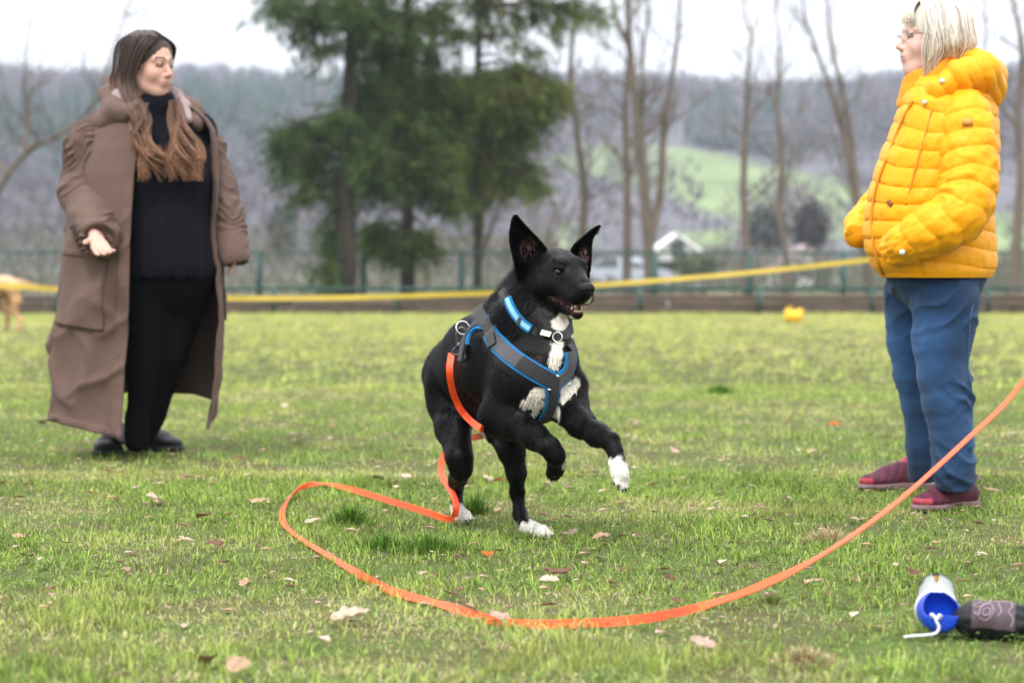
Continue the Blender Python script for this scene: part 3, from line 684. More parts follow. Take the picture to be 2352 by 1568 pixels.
def ribbons(name, strands, m, parent, w=.004, cols=None):
    """flat hair strands; strands: list of (n,3)"""
    V = []; F = []; C = []; n0 = 0
    for s_i, P in enumerate(strands):
        P = np.asarray(P); n = len(P); T = np.gradient(P, axis=0); a = unit(np.cross(T[n // 2], [0, -1, .15]) + np.random.default_rng(s_i).normal(0, .12, 3))
        wd = w * np.linspace(1, .35, n) * (1 + .2 * math.sin(s_i)); nn = unit(np.cross(a, T[n // 2]))
        if nn[1] > 0: nn = -nn
        V += [P - a * wd[:, None], P + nn * (w * .35), P + a * wd[:, None]]
        idx = n0 + np.arange(n)
        for i in range(n - 1): F += [(idx[i], idx[i + 1], idx[i + 1] + n, idx[i] + n), (idx[i] + n, idx[i + 1] + n, idx[i + 1] + 2 * n, idx[i] + 2 * n)]
        c = cols(s_i, np.linspace(0, 1, n)); C += [c, c, c]; n0 += 3 * n
    return link(name, mesh(name, np.concatenate(V), np.array(F), m, np.concatenate(C)), parent)
M_hair = mat('hair', attr=True, rough=.5, spec=.22)

# ---------------------------------------------------------------- woman in the long brown coat
D1 = 9.95; s1 = FPX / D1
A = lambda x, y, dy=0.0: W(x, y, D1 + dy)
w1 = empty('person', G(300, 1052), 'woman in a long open brown coat over black clothes, holding out an open palm', 'person')
h1o = A(346, 150, 0); h1R = frame([.80, -.60, -.17])
S = SDF(A(110, 1070, 0) * [1, 0, 1] + [0, D1 - .55, -.03], A(600, 60, 0) * [1, 0, 1] + [0, D1 + .5, .05], .0042)
head_prims(S, h1o, h1R, 1.04)
S.cone(A(345, 225, .05), A(345, 300, .07), .055, .055, .03)
S.chain([(A(252, 300, .05), .05), (A(212, 360, .03), .05), (A(190, 440, -.03), .045), (A(210, 500, -.14), .04), (A(222, 545, -.26), .030)], .02)
S.chain([(A(438, 300, .12), .05), (A(468, 345, .12), .045), (A(498, 440, .1), .04), (A(520, 500, .05), .035), (A(538, 565, -.01), .026)], .02)
S.cone(A(270, 318, .05), A(440, 312, .09), .045, .045, .03)
S.cone(A(360, 390, .05), A(372, 590, .05), .10, .13, .05); S.cone(A(352, 310, .08), A(360, 390, .05), .05, .10, .03)
S.chain([(A(345, 680), .075), (A(332, 830, -.03), .045), (A(316, 955, -.03), .032), (A(312, 1000, -.04), .028), (G(266, 1038) + [0, 0, .07], .025)], .02)
S.chain([(A(420, 680, .06), .075), (A(390, 820, .06), .045), (A(349, 955, .08), .030), (A(333, 1000, .08), .028), (G(324, 1033) + [0, .03, .07], .025)], .02)
wr = A(219, 546, -.30)
hand(S, wr, np.array([.34, -.66, -.44]), np.array([.25, -.55, .80]), np.array([-.8, -.2, .65]), .98, .30, .10, .55)
hand(S, A(540, 548, 0), np.array([.02, -.05, -1.]), np.array([-1., 0, 0]), np.array([0, -1., 0]), .86, .4, .1, .1)
V, F = S.mesh(); sk = head_color(V, h1o, h1R, 1.04, (.56, .325, .255), (.46, .21, .18), (.09, .05, .035))
link('body', mesh('body', V, F, SKIN, sk), w1); eyes(w1, h1o, h1R, 1.04, (.10, .07, .04))
# black top and trousers
M_blk = mat('black_knit', (.006, .006, .010), rough=.95, spec=.08, sheen=.02, bump=.3, bscale=220)
M_blk2 = mat('black_leggings', (.003, .003, .004), rough=.95, spec=.08, bump=.2, bscale=150)
S = SDF(A(180, 700, 0) * [1, 0, 1] + [0, D1 - .45, 0], A(540, 215, 0) * [1, 0, 1] + [0, D1 + .45, 0], .007)
S.cone(A(352, 262, .02), A(366, 232, .01), .075, .064, .02)
S.cone(A(352, 305, .03), A(353, 250, .01), .11, .074, .03); S.cone(A(270, 310, .05), A(450, 305, .09), .09, .09, .04); S.ell(A(380, 395, -.01), (.20, .155, .19), None, .06); S.cone(A(378, 420, .03), A(384, 540, .03), .185, .195, .06); S.cone(A(384, 540, .03), A(388, 600, .03), .195, .205, .03)
S.ell(A(386, 720, .03), (.33, .33, .175), None, .004, True)
def foldz(V, N):
    a = np.arctan2(V[:, 0] - A(385, 500)[0], -(V[:, 1] - D1)); t = sstep(A(0, 400)[2], A(0, 640)[2], V[:, 2])
    return .009 * t * np.sin(a * 15 + 2.5 * vnoise(V, 3, 4)) + .004 * fbm(V, 9, 6)
cloth_obj('black_top', S, M_blk, w1, foldz)
S = SDF(A(230, 1045, 0) * [1, 0, 1] + [0, D1 - .4, 0], A(540, 590, 0) * [1, 0, 1] + [0, D1 + .45, 0], .007)
S.ell(A(385, 640, .04), (.20, .17, .15), None, .05)
S.chain([(A(345, 680, 0), .105), (A(332, 830, -.03), .072), (A(316, 955, -.03), .050), (A(312, 1012, -.04), .045)], .02)
S.chain([(A(420, 680, .06), .105), (A(390, 820, .06), .072), (A(349, 955, .08), .048), (A(332, 1008, .08), .045)], .02)
cloth_obj('trousers', S, M_blk2, w1, lambda V, N: .006 * fbm(V * [1, 1, 1.6], 9, 8))
# shoes and socks
M_shoe = mat('black_shoe', (.012, .012, .014), rough=.5, bump=.2, bscale=90); M_sole = mat('dark_sole', (.03, .03, .032), rough=.8); M_sock = mat('grey_sock', (.32, .33, .38), rough=.95)
def shoe(parent, heel, d, L, wdt, mats, parts=('sole', 'laces'), hgt=.07, acc=None):
    d = unit(np.array([d[0], d[1], 0])); sd = np.array([-d[1], d[0], 0]); R = np.stack([d, sd, [0, 0, 1]], 1)
    P = lambda a, b, c: heel + d * a * L + sd * b * wdt + np.array([0, 0, c])
    S = SDF(np.minimum(heel, heel + d * L) - .09, np.maximum(heel, heel + d * L) + [.09, .09, .16], .004)
    S.ell(P(.20, 0, .045), (.062, wdt * .44, .042), R, .02); S.ell(P(.45, 0, .042), (.085, wdt * .42, .038), R, .03); S.ell(P(.75, .03, .034), (.07, wdt * .50, .028), R, .03)
    S.cone(P(.18, 0, .06), P(.22, 0, .06 + hgt * .45), .034, .033, .03); S.cone(P(.3, 0, .08), P(.62, 0, .055), .026, .024, .03)
    S.ell(P(.19, 0, .06 + hgt * .5 + .012), (.034, .024, .02), R, .008, True)
    o, V, F = cloth_obj('shoe', S, mats[0], parent, None, (lambda V: acc((V - heel) @ R, L, wdt)) if acc else None)
    S = SDF(np.minimum(heel, heel + d * L) - .09, np.maximum(heel, heel + d * L) + [.09, .09, .1], .004)
    S.ell(P(.2, 0, .014), (.066, wdt * .50, .016), R, .02); S.ell(P(.48, 0, .013), (.1, wdt * .44, .014), R, .03); S.ell(P(.77, .03, .014), (.076, wdt * .54, .015), R, .03)
    cloth_obj('sole', S, mats[1], o)
    for i in range(5):
        m = MB(); q = .34 + i * .065; z = .098 - i * .0085
        m.tube([P(q, -.28, z - .012), P(q + .01, 0, z + .003), P(q, .28, z - .012)], .0032, 5); m.build('lace', mats[2], o)
    return o
gz = lambda x, y: G(x, y) + [0, 0, .002]
shoe(w1, gz(262, 1038) + [0, .02, 0], (-.06, -1), .25, .095, (M_shoe, M_sole, M_shoe))
shoe(w1, gz(322, 1033) + [-.01, .04, 0], (.75, -.62), .25, .095, (M_shoe, M_sole, M_shoe))
for a, b in ((A(312, 985, -.04), gz(268, 1036) + [0, 0, .06]), (A(340, 990, .08), gz(326, 1031) + [0, .02, .06])):
    m = MB(); m.tube(catmull([a, (a + b) / 2, b], 4), .041, 14); m.build('sock', M_sock, w1)
# coat: lofted shell with an open front
M_coat = mat('brown_coat', (.114, .072, .058), rough=.8, spec=.15, sheen=.05, bump=.25, bscale=160, var=.06, vscale=6)
M_lin = mat('coat_lining', (.045, .028, .022), rough=.8, bump=.2, bscale=60); M_hoodin = mat('pale_hood_lining', (.27, .20, .20), rough=.9)
rowy = np.array([232, 250, 272, 300, 340, 400, 470, 560, 650, 750, 850, 930, 1000]); rowc = np.array([352, 352, 350, 348, 342, 334, 330, 326, 325, 325, 318, 314, 312])
rowa = np.array([62, 96, 125, 146, 158, 166, 170, 176, 182, 189, 192, 191, 189]); rowb = np.array([56, 74, 88, 100, 112, 122, 128, 134, 140, 146, 152, 155, 158])
ph0 = math.radians(-9); ph1 = math.radians(-360 + 72)
def coat_pt(u, v, off=0.0, fold=True):
    u, v = np.broadcast_arrays(np.asarray(u, float), np.asarray(v, float)); ph = ph0 + (ph1 - ph0) * u; deg = np.degrees(ph)
    hem = np.interp(-deg, [9, 50, 75, 100, 135, 180, 225, 262, 288], [1008, 978, 962, 946, 912, 900, 905, 945, 985])
    top = np.interp(-deg, [9, 40, 90, 180, 250, 288], [236, 240, 238, 225, 222, 224])
    py = top + (hem - top) * v
    a = np.interp(py, rowy, rowa); b = np.interp(py, rowy, rowb); c = np.interp(py, rowy, rowc)
    f = 0
    if fold:
        q = sstep(.30, 1, v); f = (8 * np.sin(ph * 6 + 1.5 * v) + 5 * np.sin(ph * 11 + 3 * v)) * q
        z3 = 0 * ph + 3; nn = lambda a, b, s: vnoise(np.stack([a, b, z3], -1), 1, s)
        f = f + 3.2 * nn(ph * 2.2, v * 8 + ph, 5) + 1.4 * nn(ph * 7, v * 24 + ph * 5, 15)
        cr = np.abs(nn(ph * 1.6 - v * 2, v * 9 + ph * 2.2, 6)); c2 = np.abs(nn(ph * 3 + v * 3, v * 5 - ph, 16)); f = f + np.where(-deg < 125, 1, .4) * (13 * (1 - cr) ** 4 + 9 * (1 - c2) ** 4) * sstep(.22, .5, v)
    # the right flap hangs straight and is drawn in a little at its edge
    a = a * (1 - .035 * np.clip((-deg - 250) / 38, 0, 1) * v)
    r = 1 + (f + off) / 150
    x = c + a * r * np.sin(ph); dy = -b * r * np.cos(ph) / s1
    return Wv(x, py, D1 + .02 + dy)
nu, nv = 150, 120
U_, V_ = np.linspace(0, 1, nu), np.linspace(0, 1, nv)
outer = coat_pt(U_[None, :], V_[:, None]).reshape(-1, 3)
inner = coat_pt(U_[None, :], V_[:, None], -5).reshape(-1, 3)
def gridF(nv, nu, o=0, flip=False):
    i, j = np.meshgrid(np.arange(nv - 1), np.arange(nu - 1), indexing='ij'); b = (i * nu + j).ravel() + o; q = np.stack([b, b + 1, b + nu + 1, b + nu], 1); return q[:, ::-1] if flip else q
N0 = nu * nv; Fo = gridF(nv, nu); Fi = gridF(nv, nu, N0, True)
ed = [(j, N0 + j, N0 + j + 1, j + 1) for j in range(nu - 1)] + [((nv - 1) * nu + j, (nv - 1) * nu + j + 1, N0 + (nv - 1) * nu + j + 1, N0 + (nv - 1) * nu + j) for j in range(nu - 1)]
ed += [(i * nu, (i + 1) * nu, N0 + (i + 1) * nu, N0 + i * nu) for i in range(nv - 1)] + [(i * nu + nu - 1, N0 + i * nu + nu - 1, N0 + (i + 1) * nu + nu - 1, (i + 1) * nu + nu - 1) for i in range(nv - 1)]
Fa = np.concatenate([Fo, Fi, np.array(ed)])
mi = np.r_[np.zeros(len(Fo)), np.ones(len(Fi)), np.zeros(len(ed))]
coat = link('coat', mesh('coat', np.concatenate([outer, inner]), Fa, [M_coat, M_lin], mi=mi), w1)
def strip(name, u0, u1, v0, v1, off0, off1, m, parent, n=60, k=8, puff=0.0):
    uu = np.linspace(u0, u1, k)[None, :]; vv = np.linspace(v0, v1, n)[:, None]
    g = coat_pt(uu, vv, off1 + puff * np.sin(math.pi * (uu - u0) / (u1 - u0)) + (1.0 * vnoise(np.stack([vv * 60, 0 * vv, 0 * vv], -1), 1, 4) if puff == 0 else 0)).reshape(-1, 3); g2 = coat_pt(uu, vv, off0).reshape(-1, 3)
    N = n * k; F1 = gridF(n, k); F2 = gridF(n, k, N, True)
    e = [(j, N + j, N + j + 1, j + 1) for j in range(k - 1)] + [((n - 1) * k + j, (n - 1) * k + j + 1, N + (n - 1) * k + j + 1, N + (n - 1) * k + j) for j in range(k - 1)]
    e += [(i * k, (i + 1) * k, N + (i + 1) * k, N + i * k) for i in range(n - 1)] + [(i * k + k - 1, N + i * k + k - 1, N + (i + 1) * k + k - 1, (i + 1) * k + k - 1) for i in range(n - 1)]
    return link(name, mesh(name, np.concatenate([g, g2]), np.concatenate([F1, F2, np.array(e)]), m), parent)
strip('placket', 0.0, .030, .005, .995, -1, 3.5, M_coat, coat, 120)
strip('placket', .968, 1.0, .02, .93, -1, 3.0, M_coat, coat, 90)
pk = strip('pocket', .062, .215, .455, .69, 0, 5.5, M_coat, coat, 30, 14, 2.5)
strip('pocket_flap', .060, .217, .452, .475, 5.6, 8, M_coat, pk, 4, 10, 1)
strip('pocket', .80, .93, .46, .70, 0, 4.5, M_coat, coat, 30, 12, 2)
strip('hem_band', .0, .36, .975, 1.0, 0, 2.2, M_coat, coat, 4, 60, .4)
# sleeves
def wrink(P0, P1, amp, freq, seed):
    ax = unit(P1 - P0)
    def f(V, N):
        t = (V - P0) @ ax; q = fbm(V, 7, seed); c = (V - P0) - np.outer(t, ax); w = np.sin(t * freq * .62 + 5.5 * q + 14 * c[:, 0]); m = sstep(-.5, .6, vnoise(V, 7, seed + 7))
        return amp * 1.25 * (1 - np.abs(w)) ** 1.5 * m + .006 * fbm(V, 11, seed + 3)
    return f
S = SDF(A(120, 640, 0) * [1, 0, 1] + [0, D1 - .6, 0], A(300, 235, 0) * [1, 0, 1] + [0, D1 + .4, 0], .006)
S.chain([(A(252, 296, .05), .075), (A(212, 345, .03), .105), (A(187, 440, -.02), .088), (A(210, 500, -.14), .083), (A(225, 545, -.25), .080)], .03)
S.cone(A(229, 556, -.31), A(240, 590, -.41), .066, .066, .006, True); S.cone(A(228, 560, -.33), A(260, 640, -.50), .085, .12, .006, True)
slv, _, _ = cloth_obj('sleeve', S, M_coat, coat, wrink(A(212, 345, 0), A(225, 545, -.25), .014, 95, 3))
S = SDF(A(420, 640, 0) * [1, 0, 1] + [0, D1 - .4, 0], A(610, 235, 0) * [1, 0, 1] + [0, D1 + .5, 0], .006)
S.chain([(A(438, 300, .12), .075), (A(468, 345, .12), .085), (A(498, 440, .1), .080), (A(520, 500, .05), .068), (A(541, 590, -.03), .058)], .03)
S.cone(A(543, 598, -.03), A(550, 640, -.04), .042, .05, .006, True); S.cone(A(543, 668, -.04), A(546, 760, -.04), .11, .12, .004, True)
cloth_obj('sleeve', S, M_coat, coat, wrink(A(468, 345, .1), A(540, 570, 0), .010, 85, 9))
# hood lying behind the head, with its pale inside, and the collar stand
S = SDF(A(200, 330, 0) * [1, 0, 1] + [0, D1 - .3, 0], A(500, 150, 0) * [1, 0, 1] + [0, D1 + .45, 0], .006)
S.chain([(A(305, 258, -.14), .026), (A(264, 252, -.08), .034), (A(250, 222, .06), .036), (A(268, 190, .18), .034), (A(345, 196, .24), .045), (A(402, 222, .2), .036), (A(432, 250, .06), .034), (A(452, 285, -.02), .030)], .04); S.cone(A(262, 255, -.02), A(232, 280, .0), .045, .045, .05); S.cone(A(440, 262, .08), A(462, 292, .1), .045, .045, .05)
S.cone(A(305, 262, -.12), A(240, 280, -.04), .035, .045, .03); S.cone(A(300, 262, -.14), A(312, 244, -.14), .024, .022, .01)
cloth_obj('hood', S, M_coat, coat, lambda V, N: .006 * fbm(V, 12, 33))
S = SDF(A(200, 330, 0) * [1, 0, 1] + [0, D1 - .3, 0], A(500, 150, 0) * [1, 0, 1] + [0, D1 + .45, 0], .006)
S.chain([(A(292, 250, -.10), .022), (A(275, 226, .0), .034), (A(296, 205, .12), .034), (A(345, 212, .17), .034), (A(400, 222, .12), .034), (A(420, 246, .02), .030), (A(432, 275, -.06), .02)], .03)
cloth_obj('hood_lining', S, M_hoodin, coat)
# hair: cap and long strands
S = SDF(h1o - .17, h1o + .17, .0045)
T1 = lambda *p: h1o + h1R @ (np.array(p) * 1.04)
S.ell(T1(-.026, 0, .044), np.array((.106, .090, .094)) * 1.04, h1R, .02); S.ell(T1(-.055, 0, -.03), np.array((.075, .086, .11)) * 1.04, h1R, .03)
S.ell(T1(.100, 0, -.03), np.array((.10, .060, .105)) * 1.04, h1R, .012, True)
hcol = lambda V: np.array([.062, .041, .035]) * (1 + .25 * vnoise(V * [1, 1, .15], 90, 5))[:, None]
cap1, _, _ = cloth_obj('hair', S, M_hair, w1, lambda V, N: .0025 * vnoise(V * [1, 1, .12], 110, 6), hcol, 2)
rs = np.random.default_rng(11); st = []
def strand1(side, k):
    """side -1: the figure's right (towards camera); +1: her left"""
    a = rs.uniform(-.075, .055) if side < 0 else rs.uniform(-.09, .05); p0 = np.array([a, 0, .136 - 6.5 * (a + .01) ** 2]); y1 = side * (.086 + rs.uniform(0, .008))
    p1 = np.array([a * 1.05 + .004, y1 * .78, .10 - 3 * (a + .02) ** 2]); p2 = np.array([a * .9 - .012, y1 * 1.02, .02 + rs.normal(0, .005)]); p3 = np.array([a * .7 - .02, y1 * 1.05, -.09])
    H = [T1(*p0), T1(*p1), T1(*p2), T1(*p3)]; t = rs.uniform(0, 1); wob = side * 1.3 + int(t * 5) * 1.4 + rs.normal(0, .25); am = rs.uniform(.010, .020)
    if side < 0: ex = 300 + 40 * ((a + .075) / .13) + rs.normal(0, 5); t = t * t; path = [(ex * .8 + 64, 262, -.16), (316 + 32 * t + rs.normal(0, 3), 310, -.19), (322 + 58 * t, 355, -.22), (326 + 72 * t, 378 + rs.uniform(-48, 42), -.22)]
    else: path = [(396 + 22 * t, 240, -.04), (384 + 52 * t, 300, -.14), (386 + 78 * t, 360, -.20), (400 + 78 * t + rs.normal(0, 5), 396 + rs.uniform(-42, 22), -.20)]
    Q = catmull(H + [A(x, y, d + rs.normal(0, .012)) for x, y, d in path], 5); n = len(Q); z = np.linspace(0, 1, n)
    Q[:, 0] += am * 1.5 * np.sin(z * 17 + wob) * sstep(.35, .8, z); Q[:, 1] += am * .5 * np.cos(z * 15 + wob) * sstep(.4, .8, z); return Q
st = [strand1(-1, i) for i in range(330)] + [strand1(1, i) for i in range(520)]
for i in range(70):                              # hair hanging behind the ear towards the hood
    a = rs.uniform(-.12, -.05); q = [T1(a * .6, -.02, .13), T1(a, -.075, .07), T1(a * 1.0, -.088, -.03), T1(a * 1.0 + .0, -.085, -.11), A(300 + rs.uniform(-12, 18), 250, -.10), A(305 + rs.uniform(-10, 25), 290, -.17)]; st.append(catmull(q, 5))
tone = rs.uniform(.65, 1.35, len(st) + 5)
def hc1(i, z):
    root = np.array([.060, .040, .034]); tip = np.array([.235, .120, .066]); k = sstep(.30, .95, z)[:, None]; return (root * (1 - k) + tip * k) * tone[i]
ribbons('long_strands', st, M_hair, cap1, .0029, hc1)

tick('woman1')
# ---------------------------------------------------------------- woman in the yellow jacket
D2 = 7.8; s2 = FPX / D2
B = lambda x, y, dy=0.0: W(x, y, D2 + dy)
w2 = empty('person', G(2150, 1150), 'blond woman in a yellow quilted jacket, jeans and maroon trainers, hands in pockets', 'person')
h2o = B(2139, 88, 0); h2R = frame([-.985, -.17, -.05]); k2 = 1.0
S = SDF(B(1930, 1190, 0) * [1, 0, 1] + [0, D2 - .5, -.02], B(2330, -30, 0) * [1, 0, 1] + [0, D2 + .5, 0], .0042)
head_prims(S, h2o, h2R, k2)
S.cone(B(2160, 150, 0), B(2185, 220, 0), .062, .09, .03)
S.cone(B(2170, 260, 0), B(2150, 540, 0), .10, .13, .05); S.cone(B(2150, 540, 0), B(2150, 660, 0), .13, .10, .05)
S.chain([(B(2210, 265, -.14), .05), (B(2222, 430, -.22), .045), (B(2200, 492, -.25), .04), (B(2120, 535, -.23), .03)], .02); S.chain([(B(2130, 270, .15), .05), (B(2090, 400, .22), .045), (B(2060, 500, .10), .03)], .02)
hand(S, B(2120, 535, -.23), np.array([-.7, .75, -.15]), np.array([0, 1., 0]), np.array([0, 0, 1.]), .95, .4); hand(S, B(2070, 495, .10), np.array([-.1, -.6, -.2]), np.array([0, -1., 0]), np.array([0, 0, 1.]), .95, .4)
S.chain([(B(2165, 660, -.08), .09), (B(2168, 850, -.10), .055), (B(2191, 1085, -.1), .035), (G(2216, 1160) + [0, 0, .08], .025)], .03)
S.chain([(B(2100, 660, .12), .09), (B(2103, 850, .15), .05), (B(2117, 1075, .20), .032), (G(2112, 1122) + [.03, .03, .08], .025)], .03)
V, F = S.mesh(); sk = head_color(V, h2o, h2R, k2, (.66, .43, .37), (.50, .26, .25), (.36, .27, .20))
link('body', mesh('body', V, F, SKIN, sk), w2); eyes(w2, h2o, h2R, k2, (.10, .13, .16))
# jeans
M_jean = mat('denim', attr=True, rough=.85, sheen=.1, bump=.35, bscale=320, var=.10, vscale=25)
S = SDF(B(1990, 1120, 0) * [1, 0, 1] + [0, D2 - .45, 0], B(2310, 590, 0) * [1, 0, 1] + [0, D2 + .45, 0], .0055)
S.ell(B(2150, 625, .02), (.158, .19, .13), None, .05)
S.chain([(B(2174, 690, -.10), .106), (B(2163, 780, -.10), .094), (B(2163, 860, -.10), .078), (B(2175, 920, -.10), .077), (B(2186, 1010, -.10), .065), (B(2191, 1080, -.10), .062), (B(2192, 1108, -.10), .062)], .014)
S.chain([(B(2098, 690, .12), .100), (B(2094, 780, .14), .082), (B(2103, 860, .15), .066), (B(2115, 930, .16), .060), (B(2117, 1020, .18), .053), (B(2118, 1088, .20), .048)], .014)
zk = B(0, 850)[2]; zt = B(0, 690)[2]; za = B(0, 1060)[2]
def jw(V, N):
    q = fbm(V, 5, 44); dk = np.exp(-((V[:, 2] - zk) / .10) ** 2); da = np.exp(-((V[:, 2] - za) / .07) ** 2); dt = np.exp(-((V[:, 2] - zt) / .10) ** 2)
    w = np.sin(V[:, 2] * 62 + 34 * (V[:, 0] - 1.3) + 4.5 * q); w2_ = np.sin(V[:, 2] * 60 - 25 * V[:, 0] + 4 * fbm(V, 4, 48))
    back = sstep(-.3, .9, N[:, 0]); mk = sstep(-.5, .7, vnoise(V, 8, 61)); return mk * (.026 * (1 - np.abs(w)) ** 1.6 * (dk * (.15 + back) + .6 * da) + .014 * (1 - np.abs(w2_)) ** 1.8 * (dt * .9 + .2)) + .004 * fbm(V, 12, 45)
def jc(V):
    c = np.tile(np.array([.011, .038, .100]), (len(V), 1)); f = np.exp(-((V[:, 2] - B(0, 800)[2]) / .11) ** 2) * sstep(.05, -.10, V[:, 0] - B(2150, 0)[0] - .0); sh = np.exp(-((V[:, 2] - B(0, 960)[2]) / .12) ** 2)
    c = c * (1 + 1.5 * f[:, None] + .5 * sh[:, None] * np.array([1, .9, .7])) ; c *= (1 + .16 * fbm(V * [1, 1, .5], 18, 46))[:, None]
    c[V[:, 2] < B(0, 1084)[2] + .008] *= .6; return c
jeans, JV, JF = cloth_obj('jeans', S, M_jean, w2, jw, jc)
jt = BVHTree.FromPolygons([Vector(v) for v in JV], [tuple(int(i) for i in f) for f in JF])
def on_surface(tree, x, y, off=.003, far=20):
    o = Vector((0, 0, CAM_H)); loc, nor, idx, dist = tree.ray_cast(o, Vector(ray(x, y)), far)
    if loc is None: return None, None
    return np.array(loc) + np.array(nor) * off, np.array(nor)
M_seam = mat('jean_seam', (.05, .12, .24), rough=.9); sm = MB(); pts = [on_surface(jt, x, y, .0015)[0] for x, y in [(2244, 665), (2230, 720), (2225, 780), (2222, 840), (2230, 880), (2232, 940), (2233, 1010), (2232, 1080)]]
pts = [p for p in pts if p is not None]
if len(pts) > 2: sm.tube(catmull(pts, 8), .0025, 5); sm.build('side_seam', M_seam, jeans)
# trainers
M_tr = mat('maroon_mesh', attr=True, rough=.7, bump=.35, bscale=160); M_trs = mat('trainer_sole', (.17, .10, .11), rough=.8, var=.2, vscale=20); M_lace = mat('dark_red_lace', (.32, .07, .11), rough=.8)
def tcol(L, ln, w):
    c = np.tile(np.array([.080, .012, .028]), (len(L), 1)); c *= (1 + .35 * np.sign(np.sin(L[:, 0] * 190 + L[:, 2] * 120)) * sstep(.25, .5, L[:, 0] / ln) * .6)[:, None]
    toe = L[:, 0] > ln * .90; c[toe & (L[:, 2] < .045)] = (.36, .045, .065); c[L[:, 2] > .098] = (.34, .05, .075); c[L[:, 0] < .012] = (.12, .05, .06); return c
shoe(w2, gz(2236, 1166), (-.80, -.62), .27, .105, (M_tr, M_trs, M_lace), acc=tcol, hgt=.075)
shoe(w2, gz(2123, 1124) + [.02, .03, 0], (-.93, -.34), .27, .10, (M_tr, M_trs, M_lace), acc=tcol, hgt=.07)
# jacket torso
M_puf = mat('yellow_quilting', (.80, .330, .001), rough=.5, spec=.22, bump=.25, bscale=55, sheen=.05)
M_pufc = mat('yellow_jersey_collar', (.74, .25, .002), rough=.7, bump=.15, bscale=60)
fr = np.array([[150, 2092, 2240], [185, 2084, 2270], [220, 2066, 2292], [262, 2052, 2300], [310, 2036, 2303], [360, 2012, 2303], [400, 2000, 2300], [450, 1986, 2292], [500, 1978, 2290], [540, 1974, 2294], [580, 1982, 2297], [615, 1998, 2297], [640, 2020, 2285]], float)
def jk(u, v, off=0.0):
    u, v = np.broadcast_arrays(np.asarray(u, float), np.asarray(v, float)); py = 176 + (638 - 176) * v; x0 = np.interp(py, fr[:, 0], fr[:, 1]); x1 = np.interp(py, fr[:, 0], fr[:, 2]); ph = 2 * math.pi * u
    a = (x1 - x0) / 2 - 7; b = np.interp(v, [0, .12, .3, .6, .9, 1], [95, 140, 158, 165, 165, 158]); 
    wav = 7 * np.sin(ph * 2 + v * 6) + 6 * vnoise(np.stack([ph * 2.5, v * 7, 0 * v], -1), 1, 31); q = (py + wav * .8 - 15 * np.cos(ph) * 1.0) / 43.0
    pf = np.abs(np.sin(math.pi * q)) ** .42; edge = sstep(0, .06, v) * sstep(1.0, .965, v)
    wr_ = vnoise(np.stack([ph * 9, q * 1.6, 1 + 0 * v], -1), 1, 5); r = (pf * 5.4 - 3) * edge + 1.8 * wr_ * pf + 1.3 * vnoise(np.stack([ph * 22, q * 3, 1 + 0 * v], -1), 1, 6) * (1 - pf) + off
    # shallow vertical panel seams
    for sx in (.30, .71): r = r - 4 * np.exp(-((u - sx) / .010) ** 2)
    ang = ph; cx = (x0 + x1) / 2; ca = math.cos(math.radians(18)); 
    X = a * np.cos(ang) + r * np.cos(ang); Y = (b + r) * np.sin(ang)
    return Wv(cx + X, py, D2 + Y / s2)
nu, nv = 220, 260
V = jk(np.linspace(0, 1, nu, endpoint=False)[None, :], np.linspace(0, 1, nv)[:, None]).reshape(-1, 3)
i, j = np.meshgrid(np.arange(nv - 1), np.arange(nu), indexing='ij'); b0 = (i * nu).ravel(); j = j.ravel(); Fj = np.stack([b0 + j, b0 + (j + 1) % nu, b0 + nu + (j + 1) % nu, b0 + nu + j], 1)[:, ::-1]
hemc = V[-nu:].mean(0); topc = V[:nu].mean(0); nV = len(V); V = np.vstack([V, V[-nu:] * .93 + hemc * .07 + [0, 0, .012], topc[None] + [0, 0, .02]])
Fl = [tuple(f) for f in Fj] + [((nv - 1) * nu + q, (nv - 1) * nu + (q + 1) % nu, nV + (q + 1) % nu, nV + q)[::-1] for q in range(nu)] + [(q, (q + 1) % nu, nV + nu) for q in range(nu)]
jacket = link('jacket', mesh('jacket', V, Fl, M_puf), w2); JKV, JKF = V, Fl
jkt = BVHTree.FromPolygons([Vector(v) for v in V], [tuple(int(q) for q in f) for f in Fl])
